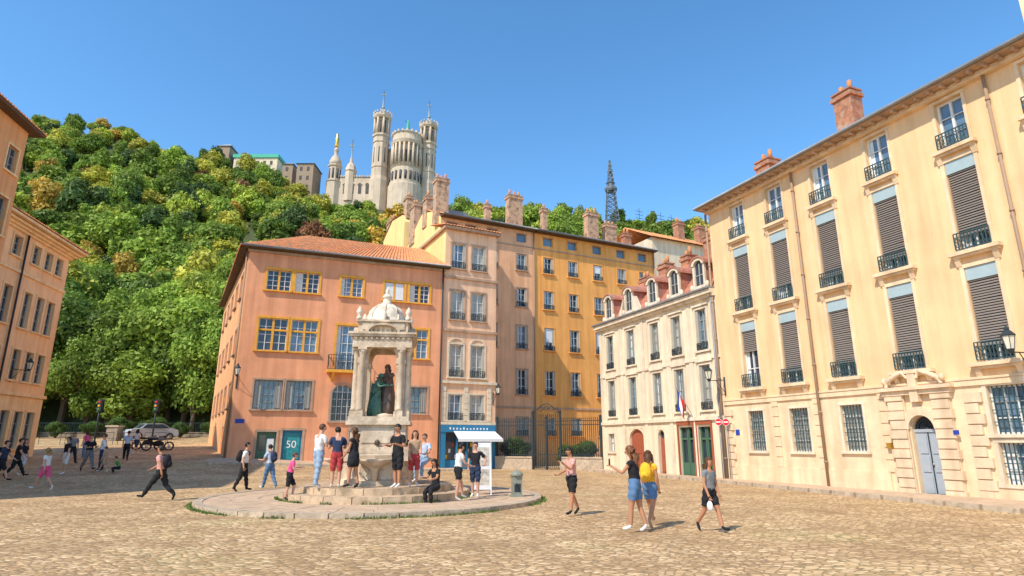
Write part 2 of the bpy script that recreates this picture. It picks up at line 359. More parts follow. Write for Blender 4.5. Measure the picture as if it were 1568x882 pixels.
# ------------------------------------------------------------------ white mansion
WX,WY=10.28-11.5*RD[0],29.7-11.5*RD[1]
o=O('white_mansard_house',(WX,WY,0)); o.dirset(WX,WY,*RD)
xs=[1.3,3.7,6.2,8.2,10.3]
up=[(x-.42,6.35,x+.42,8.5) for x in xs]; lo=[(x-.42,3.35,x+.42,5.6) for x in xs]
gg=[(3.05,0,4.55,2.55),(5.95,0,6.55,2.45),(7.85,0,9.05,2.55),(9.4,0,10.4,2.55),(.7,1.2,1.4,2.3)]
facade(o,'walls',whitew,0,11.5,-.3,9.35,up+lo+gg)
o.box('walls',whitew,.01,11.45,.6,9,-.3,9.3); o.quad('walls',whitew,(0,0,-.3),(0,0,9.35),(0,9,9.35),(0,9,-.3))
for q in up+lo:
    surround(o,q,whitest,.13,.04,.14); sash(o,q,gframe,4,2,random.choice([glassd,glassc,glassb]))
    o.box('shutters',gframe,q[0]+.02,q[0]+.14,.02,.2,q[1]+.02,q[3]-.02); o.box('shutters',gframe,q[2]-.14,q[2]-.02,.02,.2,q[1]+.02,q[3]-.02)
    o.box('stone_trim',whitest,q[0]-.2,q[2]+.2,-.12,.01,q[3]+.16,q[3]+.25)
    o.box('stone_trim',whitest,q[0]-.1,q[2]+.1,-.05,.01,q[1]-.55,q[1]-.13)
for q in lo+up: railing(o,q[0]-.0,q[2]+.0,q[1]+.03,q[1]+.4,-.05,iron,7)
for x in (.15,2.6,4.95,7.3,9.3,11.2): o.box('stone_trim',whitest,x-.14,x+.14,-.05,.01,-.3,9.0)
o.box('stone_trim',whitest,0,11.5,-.12,.01,2.85,3.02); o.box('stone_trim',whitest,0,11.5,-.08,.01,5.85,5.98)
o.box('stone_trim',whitest,-.1,11.5,-.18,.01,8.98,9.12); o.box('stone_trim',whitest,-.2,11.5,-.34,.01,9.123,9.34); o.box('stone_trim',zinc,-.3,11.5,-.45,9,9.353,9.44)
a,b,c,e=gg[0]; o.box('doors',redd,a,c,.18,.24,0,2.55); spandrel(o,'walls',whitew,a,c,2.0,2.55,.02,.18)
for k in range(6): o.box('doors',redd,a+.04+k*.245,a+.22+k*.245,.155,.18,.1,1.0); o.box('doors',redd,a+.04+k*.245,a+.22+k*.245,.155,.18,1.15,1.95)
a,b,c,e=gg[1]; o.box('doors',redd,a,c,.18,.24,0,2.0); o.quad('doors',glassd,(a,.23,2),(c,.23,2),(c,.23,2.45),(a,.23,2.45)); spandrel(o,'walls',whitew,a,c,2.1,2.45,.02,.18)
o.box('doors',redd,a+.08,c-.08,.16,.18,.2,.9); o.box('doors',redd,a+.08,c-.08,.16,.18,1.05,1.85)
for q in gg[2:4]:
    a,b,c,e=q; o.box('doors',redd,a-.1,a-.003,-.06,.01,0,e+.1); o.box('doors',redd,c+.003,c+.1,-.06,.01,0,e+.1); o.box('doors',redd,a-.1,c+.1,-.07,.01,e+.1,e+.3)
    o.quad('doors',glassd,(a,.22,0),(c,.22,0),(c,.22,e),(a,.22,e))
    w=(c-a)/2
    for k in (0,1): 
        o.box('doors',greend,a+k*w+.02,a+k*w+.1,.12,.2,0,e-.05);o.box('doors',greend,a+(k+1)*w-.1,a+(k+1)*w-.02,.12,.2,0,e-.05);o.box('doors',greend,a+k*w+.1,a+(k+1)*w-.1,.13,.19,0,.75);o.box('doors',greend,a+k*w+.1,a+(k+1)*w-.1,.13,.19,1.9,2.0)
surround(o,gg[4],whitest,.1,.03,.1); sash(o,gg[4],gframe,2,2,glassd)
o.roof('roof',slate,(-.2,.05,9.45),(11.5,.05,9.45),(11.5,1.9,11.9),(.9,1.9,11.9),.22,.05)
o.roof('roof',slate,(-.2,9,9.45),(-.2,.05,9.45),(.9,1.9,11.9),(.9,8,11.9),.22,.05)
o.roof('roof',tile,(.9,1.9,11.92),(11.5,1.9,11.92),(11.5,5,13.3),(2.5,5,13.3)); o.quad('roof',tile,(2.5,5,13.3),(11.5,5,13.3),(11.5,9,11.5),(.9,9,11.5)); o.quad('roof',tile,(.9,1.9,11.92),(2.5,5,13.3),(.9,9,11.5))
for i,x in enumerate([1.3,3.7,6.2,8.3,10.4]):
    w=.47; z0=9.5; dm=whitest
    q=(x-w+.14,z0+.25,x+w-.14,z0+1.45)
    for xx in (x-w,x+w-.14): o.box('dormers',dm,xx,xx+.14,-.02,.1,z0,z0+1.4)
    o.box('dormers',dm,x-w+.14,x+w-.14,-.02,.1,z0,z0+.25)
    o.box('dormers',slate,x-w+.03,x-w+.1,.1,1.6,z0,z0+1.4); o.box('dormers',slate,x+w-.1,x+w-.03,.1,1.6,z0,z0+1.4)
    o.quad('dormers',glassd,(q[0],.08,q[1]),(q[2],.08,q[1]),(q[2],.08,q[3]+.2),(q[0],.08,q[3]+.2)); o.box('dormers',gframe,x-.025,x+.025,.03,.075,q[1],q[3])
    o.box('dormers',gframe,q[0],q[2],.04,.07,z0+.8,z0+.84)
    archring(o,'dormers',dm,x,z0+1.38,.32,.52,-.08,.14,10,.75)
    archring(o,'dormers',slate,x,z0+1.38,.525,.6,-.14,1.9,10,.75)
    if i==1:
        for sg in (-1,1):
            o.add('dormers',dm,[(x+sg*1.1,-.1,9.5),(x+sg*.7,-.1,9.5),(x+sg*.5,-.1,10.6),(x+sg*1.1,.3,9.5),(x+sg*.7,.3,9.5),(x+sg*.5,.3,10.6)],[[0,2,1],[0,3,5,2],[1,2,5,4],[3,4,5]])
    for sg in (-1,1): o.ell('dormers',dm,(x+sg*.6,.0,z0+.2),(.12,.12,.2),7,5)
for x0,x1,z1 in ((.3,1.1,12.9),(2.6,3.4,13.3),(5.0,5.7,13.2),(7.2,8.1,13.8),(10.2,11.2,14.1)): chimney(o,x0,x1,3.2,3.9,11.8,z1,brick,2)
o.cyl('downpipes',zinc,11.3,-.14,0,9.2,.05,n=8)
o.finish()
o=O('french_flag',(WX,WY,0)); o.dirset(WX,WY,*RD)
o.tube('pole',chrome,[(9.15,0,3.0),(9.15,-1.0,4.5)],.02,6)
for k,m in enumerate((bluep,whitep,redp)):
    for i in range(6):
        u0,u1=k/3,(k+1)/3; w0,w1=i/6,(i+1)/6
        o.quad('cloth',m,(9.15+.05*math.sin(u0*7+w0*5),-.97+.4*u0,4.42-.55*u0-1.0*w0),(9.15+.05*math.sin(u1*7+w0*5),-.97+.4*u1,4.42-.55*u1-1.0*w0),(9.15+.05*math.sin(u1*7+w1*5),-.97+.4*u1,4.42-.55*u1-1.0*w1),(9.15+.05*math.sin(u0*7+w1*5),-.97+.4*u0,4.42-.55*u0-1.0*w1))
o.finish()

# ------------------------------------------------------------------ pink building
PDx,PDy=.93,.3676
o=O('pink_town_house',(-16.93,37.2,0)); o.dirset(-16.93,37.2,PDx,PDy)
top=[(1.2,11.3,2.65,12.65),(2.95,11.3,4.4,12.65),(5.85,11.3,7.25,12.6),(8.75,11.25,10.1,12.55),(10.5,11.25,11.9,12.55)]
mid=[(1.0,7.4,2.7,9.45),(2.95,7.4,4.55,9.45),(10.25,7.35,11.9,9.35)]
bal=(5.8,6.35,7.25,9.3)
low=[(1.1,3.75,2.75,5.55),(2.95,3.75,4.5,5.55),(10.25,3.65,12.0,5.4),(8.2,3.65,9.4,5.4)]
arc=(5.75,3.1,7.1,5.4)
drs=[(1.55,-.3,2.65,2.4),(3.0,-.3,4.15,2.5),(7.0,-.3,8.1,2.5)]
facade(o,'walls',pink,0,13,-.5,13.9,top+mid+[bal]+low+[arc]+drs)
o.prism('walls',pink,[(.02,.6),(12.98,.6),(12.98,9),(5,9),(5,19.8),(-2.55,19.8)],-.5,13.88)
o.quad('walls',yellow,(13,0,-.5),(13,9,-.5),(13,9,13.9),(13,0,13.9))
for i,q in enumerate(top+mid):
    surround(o,q,ochre,.15,.05,.16)
    a,b,c,e=q
    sash(o,q,wframe,4,4,glassd if i in(5,) else random.choice([glassb,glassd,glassd]),th=.045)
    o.box('ochre_mullions',ochre,(a+c)/2-.07,(a+c)/2+.07,.03,.14,b,e)
    if q in mid: o.box('ochre_mullions',ochre,a,c,.04,.13,b+1.25,b+1.37)
q=top[3]; o.box('shutters',awn,q[0]+.03,q[2]-.03,.05,.1,q[1]+.1,q[3]-.03)
surround(o,bal,ochre,.15,.05,.05); sash(o,bal,wframe,5,4,glassb,th=.045)
o.box('balcony',ochre,5.3,7.75,-.75,.0,6.12,6.3)
for x in (5.7,7.35): o.add('balcony',ochre,[(x-.09,0,6.12),(x+.09,0,6.12),(x+.09,-.6,6.12),(x-.09,-.6,6.12),(x-.09,0,5.6),(x+.09,0,5.6)],[[0,1,2,3],[0,4,5,1],[3,2,5,4],[0,3,4],[1,5,2]])
railing(o,5.35,7.7,6.32,7.25,-.7,iron,16,deep=.68)
for q in low:
    surround(o,q,cornice,.12,.04,.14); sash(o,q,gframe,4,4,random.choice([glassd,glassb]),th=.045)
    o.box('shutters',gframe,q[0]+.05,q[0]+.4,.1,.14,q[1]+.1,q[3]-.1)
    o.box('shutters',gframe,q[2]-.4,q[2]-.05,.1,.14,q[1]+.1,q[3]-.1)
    for k in range(1,6):
        x=q[0]+(q[2]-q[0])*k/6; o.box('window_bars',iron,x-.012,x+.012,.0,.024,q[1],q[3])
a,b,c,e=arc; spandrel(o,'walls',pink,a,c,4.75,5.4,.01,.24); archring(o,'stone_trim',cornice,(a+c)/2,4.75,(c-a)/2+.003,(c-a)/2+.14,-.04,.012,12,.97)
o.box('stone_trim',cornice,a-.14,a-.003,-.04,.01,b,4.75); o.box('stone_trim',cornice,c+.003,c+.14,-.04,.01,b,4.75); o.box('stone_trim',cornice,a-.2,c+.2,-.12,.01,b-.12,b-.003)
sash(o,arc,wframe,5,4,glassd,th=.045)
for k in range(1,9):
    x=a+(c-a)*k/9; o.box('window_bars',iron,x-.012,x+.012,.02,.045,b,4.9)
for i,q in enumerate(drs):
    a,b,c,e=q; o.box('stone_trim',cornice,a-.13,a-.003,-.04,.01,-.3,e); o.box('stone_trim',cornice,c+.003,c+.13,-.04,.01,-.3,e); o.box('stone_trim',cornice,a-.14,c+.14,-.05,.01,e+.003,e+.14)
    o.box('doors',greend if i==0 else (bluesh if i==1 else redd),a,c,.16,.24,-.3,e)
    if i==1: o.box('doors',poster,a+.12,c-.12,.13,.16,.75,2.35)
    elif i==0: o.box('doors',glassd,a+.15,(a+c)/2-.05,.14,.16,1.3,2.2); o.box('doors',awn,(a+c)/2+.05,c-.12,.13,.16,1.1,2.0)
cu=bpy.data.curves.new('poster_number','FONT'); cu.body='50'; cu.size=.62; cu.extrude=.005
t=bpy.data.objects.new('poster_number',cu); COL.objects.link(t); cu.materials.append(whitep)
p=o.P((3.24,.12,1.45)); t.location=Vector(p)-o.loc; t.rotation_euler=(pi/2,0,math.atan2(PDy,PDx)); ptext=t
o.box('eaves',cornice,-.1,13.05,-.12,.0,13.7,13.88); o.box('eaves',wood,-.4,13.3,-.55,.0,13.903,13.96)
o.tube('eaves',zinc,[(-.5,-.6,14.0),(13.3,-.6,14.0)],.07,8)
o.roof('roof',tile,(-.55,-.55,14.0),(13.3,-.55,14.0),(13.3,5.2,16.9),(3.6,5.2,16.9)); o.quad('roof',tile,(3.6,5.2,16.9),(13.3,5.2,16.9),(13.3,9.4,14.6),(3.6,9.4,14.6))
o.roof('roof',tile,(-3.1,20.2,14.0),(-.55,-.55,14.0),(3.6,5.2,16.9),(1.8,20.2,16.9))
o.quad('roof',tile,(3.6,5.2,16.9),(5,9.4,14.6),(5,20.2,14.6),(1.8,20.2,16.9))
chimney(o,3.4,4.1,7,7.6,15.2,16.9,brick,1)
o.cyl('downpipes',iron,12.85,-.12,0,13.9,.06,n=8)
o.box('street_plate',bluep,.25,.75,-.02,.0,2.9,3.15)
sx,sy=o.P((-2.62,19.8,0))[:2]; L=math.hypot(-16.93-sx,37.2-sy)
o.dirset(sx,sy,-16.93-sx,37.2-sy)
sops=[]
for x in (3,6.5,10,13.5,17):
    for z in (3.9,7.4,11.2): sops.append((x-.6,z,x+.6,z+1.6))
sops.append((5,-.3,6.2,3)); sops.append((14,-.3,15.2,2.8))
facade(o,'side_wall',pinkside,0,L,-.5,13.9,sops)
for q in sops[:-2]: surround(o,q,cornice,.12,.05,.14); sash(o,q,wframe,4,2)
for q in sops[-2:]: o.box('doors',greend,q[0],q[2],.2,.24,0,q[3])
o.cyl('downpipes',pipe,L-.4,-.1,.3,13.9,.06,n=8); o.box('eaves',wood,0,L,-.5,0,13.903,13.96)
r=o.finish(); ptext.parent=r

# ------------------------------------------------------------------ beige narrow house with shop
BD=(.894,.447)
o=O('beige_shop_house',(-4.85,42,0)); o.dirset(-4.85,42,*BD)
bx=[(.5,1.55),(2.1,3.2)]; ops=[]
for z0,z1 in ((14.1,16.0),(10.3,12.4),(6.2,8.5),(3.25,5.0)):
    for x0,x1 in bx: ops.append((x0,z0,x1,z1))
shop=(.15,0,3.85,2.45)
facade(o,'walls',beige,0,4.1,-.3,17,ops+[shop])
o.box('walls',beige,.01,4.09,1.2,8,-.3,16.95); o.quad('walls',beige,(4.1,0,-.3),(4.1,8,-.3),(4.1,8,17),(4.1,0,17)); o.quad('walls',yellow,(0,0,-.3),(0,0,17),(0,8,17),(0,8,-.3))
gsh=mat('grey_shutter',(.42,.41,.36),.1,4)
for i,q in enumerate(ops):
    surround(o,q,cornice if i<4 else whitest,.12,.04,.14); sash(o,q,wframe,3,2,glassc if i in(2,4,5,7) else None)
    o.box('shutters',gsh,q[0]+.01,q[0]+.16,.02,.2,q[1]+.02,q[3]-.02); o.box('shutters',gsh,q[2]-.16,q[2]-.01,.02,.2,q[1]+.02,q[3]-.02)
    railing(o,q[0],q[2],q[1]+.03,q[1]+.5,-.06,iron,7)
    if i>=4 and i<6: archring(o,'stone_trim',whitest,(q[0]+q[2])/2,q[3]+.12,.45,.6,-.06,.01,10,.6)
for z in (2.95,5.75,9.4,13.3): o.box('stone_trim',whitest if z<6 else cornice,-.02,4.15,-.14,.01,z,z+.18)
for z in np.arange(3.2,5.6,.4): 
    for x in (.02,1.68,3.45): o.box('stone_trim',whitest,x,x+.3,-.05,.01,z,z+.36)
o.box('eaves',cornice,-.2,4.3,-.35,8.2,17.003,17.2); o.roof('roof',tile,(-.3,-.45,17.22),(4.4,-.45,17.22),(4.4,3,18.2),(-.3,3,18.2))
o.box('shop_front',bluesh,-.02,4.1,-.16,.01,2.45,2.93); o.box('shop_front',bluesh,-.02,.35,-.12,.01,0,2.45); o.box('shop_front',bluesh,3.75,4.1,-.12,.01,0,2.45)
o.box('shop_front',bluesh,.35,3.75,.05,.2,0,.6)
o.quad('shop_front',glassd,(.15,.24,0),(3.85,.24,0),(3.85,.24,2.45),(.15,.24,2.45))
for x in (1.2,1.95,2.9): o.box('shop_front',bluesh,x,x+.1,.04,.2,.6,2.45)
for k in range(14): o.box('shop_front',[C['yellow'],whitep,C['red'],C['lblue']][k%4],.45+k*.23,.6+k*.23,.205,.235,.7+(k%3)*.4,.95+(k%3)*.4)
o.add('awning',awn,[(.9,-.1,2.55),(4.0,-.1,2.55),(4.1,-1.3,2.0),(.8,-1.3,2.0),(.8,-1.3,1.82),(4.1,-1.3,1.82)],[[0,1,2,3],[3,2,5,4]])
for k in range(12): o.box('shop_lettering',whitep,.6+k*.25,.6+k*.25+.1,-.175,-.163,2.62,2.62+random.choice([.1,.13,.16]))
o.finish()

# ------------------------------------------------------------------ row behind (mauve / orange)
MO=(-1.25,48)
def rowhouse(name,wm,x0,x1,cols,first,H=19.4):
    o=O(name,(MO[0]+BD[0]*x0,MO[1]+BD[1]*x0,0)); o.dirset(MO[0],MO[1],*BD)
    ops=[];att=[]
    for x in cols:
        for z0,z1 in ((15.85,17.3),(12.7,14.3),(9.2,11.1),(5.5,7.5),(2.3,3.7)): ops.append((x-.48,z0,x+.48,z1))
        att.append((x-.48,18.35,x+.48,19.1))
    facade(o,'walls',wm,x0,x1,-.3,H,ops+att)
    o.box('walls',wm,x0+.01,x1-.01,.6,10,-.3,H-.02)
    o.quad('walls',wm,(x1,0,-.3),(x1,10,-.3),(x1,10,H),(x1,0,H))
    for q in ops:
        surround(o,q,cornice if wm is mauve else orange,.1,.03,.14); sash(o,q,wframe,3,2)
        t=random.random()
        o.box('shutters',gsh,q[0]+.01,q[0]+.18,.02,.16,q[1]+.02,q[3]-.02); o.box('shutters',gsh,q[2]-.18,q[2]-.01,.02,.16,q[1]+.02,q[3]-.02)
        if t<.25: o.box('shutters',awn,q[0]+.19,q[2]-.19,.05,.1,q[1]+.7,q[3]-.05)
        railing(o,q[0],q[2],q[1]+.02,q[1]+.42,-.04,iron,5)
    for q in att: o.quad('window_panes',glassb,(q[0],.2,q[1]),(q[2],.2,q[1]),(q[2],.2,q[3]),(q[0],.2,q[3])); o.box('window_frames',cornice,q[0]-.08,q[2]+.08,-.03,.01,q[3]+.003,q[3]+.08)
    o.box('stone_trim',cornice,x0,x1,-.06,.01,4.4,4.55); o.box('stone_trim',cornice,x0,x1,-.05,.01,17.95,18.05)
    o.box('eaves',wood,x0-.05,x1+.05,-.6,.0,H+.003,H+.1); o.tube('eaves',zinc,[(x0,-.65,H+.12),(x1,-.65,H+.12)],.08,6)
    o.roof('roof',tile,(x0,-.6,H+.12),(x1,-.6,H+.12),(x1,4.5,H+2.2),(x0,4.5,H+2.2)); o.quad('roof',tile,(x0,4.5,H+2.2),(x1,4.5,H+2.2),(x1,10,H),(x0,10,H))
    o.cyl('downpipes',pipe,x1-.1,-.1,0,H,.06,n=8)
    return o
o=rowhouse('mauve_apartment_building',mauve,-5,3.55,[-4.0,-2.4,-.45,2.3],True)
o.add('walls',yellow,[(-5.003,0,-.3),(-5.003,0,19.4),(-5.003,2,20.6),(-5.003,5,21.4),(-5.003,10,19.3),(-5.003,10,-.3)],[[0,1,2,3,4,5]])
chimney(o,-5.3,-4.2,.5,1.3,19,23.0,stonech,3); chimney(o,1.5,2.85,.8,1.5,19.5,22.9,stonech,3); chimney(o,-.4,.1,1.5,2,19.5,21.9,stonech,1)
chimney(o,-5.1,-4.6,3.6,4.6,19.8,22.6,stonech,2); chimney(o,-5.1,-4.5,7,8.4,19.3,23.2,stonech,2)
o.box('chimneys',zinc,-3.6,-1.8,2,3.2,19.8,21.0)
o.finish()
o=rowhouse('orange_apartment_building',orange,3.55,16.6,[4.9,7.4,10.05,12.7,15.2],True)
chimney(o,9.7,10.9,.8,1.5,19.5,22.7,stonech,3); chimney(o,11.9,13.1,1,1.7,19.5,22.0,stonech,3); chimney(o,5.0,5.5,1,1.5,19.5,22.3,stonech,1); chimney(o,14.8,15.6,2,2.6,19.5,21.8,brick,2)
o.finish()
o=O('yellow_gable_house',(-11,58,0)); o.dirset(MO[0],MO[1],*BD)
o.prism('walls',yellow,[(-5.1,10.1),(-3.2,10.1),(-3.2,18),(-5.1,18)],-.3,22.4)
o.add('walls',yellow,[(-5.1,10.1,22.4),(-5.1,11,23.4),(-5.1,14.6,24.0),(-5.1,18,22.8),(-5.1,18,22.4),(-3.2,10.1,22.4),(-3.2,11,23.4),(-3.2,14.6,24.0),(-3.2,18,22.8),(-3.2,18,22.4)],[[0,4,3,2,1],[5,6,7,8,9],[0,1,6,5]])
o.add('roof',tile,[(-5.2,10.9,23.45),(-5.2,14.6,24.07),(-5.2,18.1,22.8),(-3.1,10.9,23.45),(-3.1,14.6,24.07),(-3.1,18.1,22.8)],[[0,1,4,3],[1,2,5,4]])
for z in (15,18.5): 
    for y in (12,15.5): o.box('window_panes',glassd,-5.13,-5.09,y-.4,y+.4,z,z+1.3)
chimney(o,-5.0,-4.3,15.5,17.3,22.8,24.6,stonech,3); chimney(o,-4.9,-4.3,10.3,11.4,22.9,25.2,stonech,2)
o.finish()
o=O('background_house',(21,62,0)); o.dirset(17,60,*BD)
o.box('walls',whitew,-3,9,0,8,0,22.2); o.roof('roof',tile,(-3.4,-.5,22.1),(9.4,-.5,22.1),(9.4,4,24.4),(-3.4,4,24.4)); o.quad('roof',tile,(-3.4,4,24.4),(9.4,4,24.4),(9.4,8.4,22.1),(-3.4,8.4,22.1))
for x in (-2,1,2.5): 
    o.cyl('aerials',iron,x,3,23.4,26.6,.03,n=4); 
    for z in (25.4,25.8,26.2): o.box('aerials',iron,x-.5,x+.5,2.98,3.02,z,z+.03)
for x in (2,5,7.5): chimney(o,x,x+.9,1.5,2.3,22.4,25.2,brick,2)
o.finish()

# ------------------------------------------------------------------ left buildings
LA=(-.199,.98)
Lt=13.0; lx,ly=-30.6-LA[0]*Lt,40-LA[1]*Lt
o=O('ochre_corner_building',(lx,ly,0)); o.dirset(lx,ly,*LA)
q3=[];q2=[];q1=[];q0=[]
for s in (1.2,2.5,3.9,6.0,8.3,10.5):
    x=Lt-s; q2.append((x-.42,8.5,x+.42,10.7)); q1.append((x-.42,5.4,x+.42,7.2)); q3.append((x-.42,12.5,x+.42,13.7)); q0.append((x-.45,1.4,x+.45,3.6))
facade(o,'walls',leftw,0,Lt,-.3,14.4,q3+q2+q1+q0,zsplit=(4.6,leftb))
o.box('walls',leftw,.01,Lt-.01,.6,12,-.3,14.35); o.quad('walls',leftw,(Lt,0,-.3),(Lt,12,-.3),(Lt,12,14.4),(Lt,0,14.4))
for q in q3+q2+q1+q0: surround(o,q,leftb,.12,.05,.14); sash(o,q,gframe,3,2,glassd)
o.box('stone_trim',leftb,0,Lt+.05,-.16,.01,4.5,4.7); o.box('stone_trim',leftb,0,Lt+.05,-.1,.01,11.6,11.8); 
for i,(z,p) in enumerate(((14.0,.15),(14.15,.3),(14.3,.5),(14.5,.75))): o.box('eaves',leftb,0,Lt+p,-p,12,z+.002,z+.15)
o.roof('roof',tile,(0,-.8,14.7),(Lt+.8,-.8,14.7),(Lt-4,5,16.5),(0,5,16.5)); o.quad('roof',tile,(Lt+.8,-.8,14.7),(Lt+.8,12,14.7),(Lt-4,5,16.5))
o.cyl('downpipes',iron,Lt-5.2,-.12,0,14,.06,n=8)
o.finish()
o=O('tall_ochre_building',(-26.5,28,0)); 
tx,ty=-26.7,30.2
L2=18; ax,ay=tx-LA[0]*L2,ty-LA[1]*L2
o.dirset(ax,ay,*LA)
tw=[]
for x in np.arange(1.5,17.5,2.6):
    for z0,z1 in ((1.2,3.4),(5.2,7.3),(8.6,10.8),(12.2,14.2),(15.6,17)): tw.append((x-.45,z0,x+.45,z1))
facade(o,'walls',leftd,0,L2,-.3,18.3,tw); o.box('walls',leftd,.01,L2-.01,.6,10,-.3,18.2); o.quad('walls',leftd,(L2,0,-.3),(L2,10,-.3),(L2,10,18.3),(L2,0,18.3))
for q in tw: surround(o,q,leftb,.1,.04,.12); sash(o,q,gframe,3,2,glassd)
o.box('eaves',wood,0,L2+.5,-.6,10,18.303,18.42); o.roof('roof',tile,(0,-.65,18.45),(L2+.55,-.65,18.45),(L2-3,4.5,20.2),(0,4.5,20.2)); o.quad('roof',tile,(L2+.55,-.65,18.45),(L2+.55,10,18.45),(L2-3,4.5,20.2))
o.finish()

# ------------------------------------------------------------------ terrain
CT=[(-420,.60),(-250,.63),(-171,.621),(-165,.618),(-149,.601),(-126,.578),(-104,.538),(-92,.512),(-81,.489),(-60,.462),(-39,.437),(-22,.415),(-9,.428),(7,.418),(24,.405),(45,.412),(57,.392),(65,.375),(120,.25),(300,.1),(420,.06)]
cx_=[a for a,_ in CT]; cz_=[b*180+1.75-7.5 for _,b in CT]
def ramp(x,y):
    L=min(1,max(0,(-5-x)/12)); return L*.058*max(0,min(y,75)-24)
def gz(x,y):
    z=ramp(x,y)
    y0=66 if x<5 else 66+min(30,(x-5))
    if y>y0:
        t=(y-y0)/(182-y0); zc=float(np.interp(x,cx_,cz_))
        if t<1: z+= (zc-z)*(t**.9)
        else: z=zc-min(40,(t-1)*12)
        z+=1.2*math.sin(x*.13+y*.07)*min(1,t*4)
    return z
gxs=sorted(set([-900,-600,-420]+list(range(-300,-60,12))+list(np.arange(-60,40,2.0))+list(range(40,300,14))+[420,600,900]))
gys=sorted(set([-300,-100,-40]+list(np.arange(-20,66,3.0))+list(np.arange(66,200,5.0))+[210,230,260,320,420,600,900,1500]))
gv=[(x,y,gz(x,y)) for y in gys for x in gxs]; nx=len(gxs); gf=[];gm=[]
for j in range(len(gys)-1):
    for i in range(nx-1):
        gf.append([j*nx+i,j*nx+i+1,(j+1)*nx+i+1,(j+1)*nx+i]); gm.append(1 if gys[j]>=65 else 0)
me=bpy.data.meshes.new('ground'); me.from_pydata(gv,[],gf)
m=bpy.data.materials.new('cobblestones'); m.use_nodes=True; nt=m.node_tree;N=nt.nodes;Lk=nt.links;b=N['Principled BSDF'];b.inputs['Roughness'].default_value=.75;b.inputs['Specular IOR Level'].default_value=.3
tc=N.new('ShaderNodeTexCoord'); mp=N.new('ShaderNodeMapping'); mp.inputs['Rotation'].default_value=(0,0,.35); mp.inputs['Scale'].default_value=(6.2,9.8,6)
Lk.new(tc.outputs['Object'],mp.inputs['Vector'])
nd=N.new('ShaderNodeTexNoise'); nd.inputs['Scale'].default_value=.35; nd.inputs['Detail'].default_value=3; Lk.new(tc.outputs['Object'],nd.inputs['Vector'])
vm=N.new('ShaderNodeVectorMath'); vm.operation='MULTIPLY_ADD'; vm.inputs[1].default_value=(5,5,0); Lk.new(nd.outputs['Color'],vm.inputs[0]); Lk.new(mp.outputs[0],vm.inputs[2])
v1=N.new('ShaderNodeTexVoronoi'); v1.inputs['Scale'].default_value=1; v1.inputs['Randomness'].default_value=.65; Lk.new(vm.outputs[0],v1.inputs['Vector'])
v2=N.new('ShaderNodeTexVoronoi'); v2.feature='DISTANCE_TO_EDGE'; v2.inputs['Scale'].default_value=1; v2.inputs['Randomness'].default_value=.65; Lk.new(vm.outputs[0],v2.inputs['Vector'])
sep=N.new('ShaderNodeSeparateColor'); Lk.new(v1.outputs['Color'],sep.inputs[0])
rc=N.new('ShaderNodeValToRGB'); els=rc.color_ramp.elements; els[0].color=(.50,.325,.16,1); els[1].color=(.84,.62,.37,1); e=els.new(.5); e.color=(.66,.45,.235,1); Lk.new(sep.outputs[0],rc.inputs[0])
nl=N.new('ShaderNodeTexNoise'); nl.inputs['Scale'].default_value=.5; nl.inputs['Detail'].default_value=10; nl.inputs['Roughness'].default_value=.72; Lk.new(tc.outputs['Object'],nl.inputs['Vector'])
rl_=N.new('ShaderNodeValToRGB'); rl_.color_ramp.elements[0].position=.34; rl_.color_ramp.elements[1].position=.62; rl_.color_ramp.elements[0].color=(.62,.56,.49,1); rl_.color_ramp.elements[1].color=(1.1,1.08,1.04,1); Lk.new(nl.outputs['Fac'],rl_.inputs[0])
mx=N.new('ShaderNodeMix');mx.data_type='RGBA';mx.blend_type='MULTIPLY';mx.inputs['Factor'].default_value=1; Lk.new(rc.outputs[0],mx.inputs['A']); Lk.new(rl_.outputs[0],mx.inputs['B'])
re=N.new('ShaderNodeValToRGB'); re.color_ramp.elements[0].position=.015; re.color_ramp.elements[1].position=.13; re.color_ramp.elements[0].color=(0,0,0,1); Lk.new(v2.outputs['Distance'],re.inputs[0])
nm_=N.new('ShaderNodeTexNoise'); nm_.inputs['Scale'].default_value=.25; nm_.inputs['Detail'].default_value=5; Lk.new(tc.outputs['Object'],nm_.inputs['Vector'])
rm=N.new('ShaderNodeValToRGB'); rm.color_ramp.elements[0].position=.54; rm.color_ramp.elements[1].position=.68; rm.color_ramp.elements[0].color=(.27,.175,.09,1); rm.color_ramp.elements[1].color=(.23,.21,.08,1); Lk.new(nm_.outputs['Fac'],rm.inputs[0])
mj=N.new('ShaderNodeMix');mj.data_type='RGBA'; Lk.new(re.outputs[0],mj.inputs['Factor']); Lk.new(rm.outputs[0],mj.inputs['A']); Lk.new(mx.outputs['Result'],mj.inputs['B'])
Lk.new(mj.outputs['Result'],b.inputs['Base Color'])
r5=N.new('ShaderNodeValToRGB'); r5.color_ramp.elements[1].position=.3; Lk.new(v2.outputs['Distance'],r5.inputs[0])
nf=N.new('ShaderNodeTexNoise'); nf.inputs['Scale'].default_value=30; Lk.new(tc.outputs['Object'],nf.inputs['Vector'])
ma=N.new('ShaderNodeMath'); ma.operation='MULTIPLY_ADD'; ma.inputs[1].default_value=.6; Lk.new(nf.outputs['Fac'],ma.inputs[0]); Lk.new(r5.outputs[0],ma.inputs[2])
bp=N.new('ShaderNodeBump'); bp.inputs['Strength'].default_value=.75; bp.inputs['Distance'].default_value=.022; Lk.new(ma.outputs[0],bp.inputs['Height']); Lk.new(bp.outputs[0],b.inputs['Normal'])
me.materials.append(m)
hillm=mat('hill_undergrowth',(.07,.09,.03),.4,.3,bump=.6,fine=1.5,dirt=(.09,.07,.04)); me.materials.append(hillm)
me.polygons.foreach_set('material_index',gm); me.polygons.foreach_set('use_smooth',[True]*len(gf)); me.update()
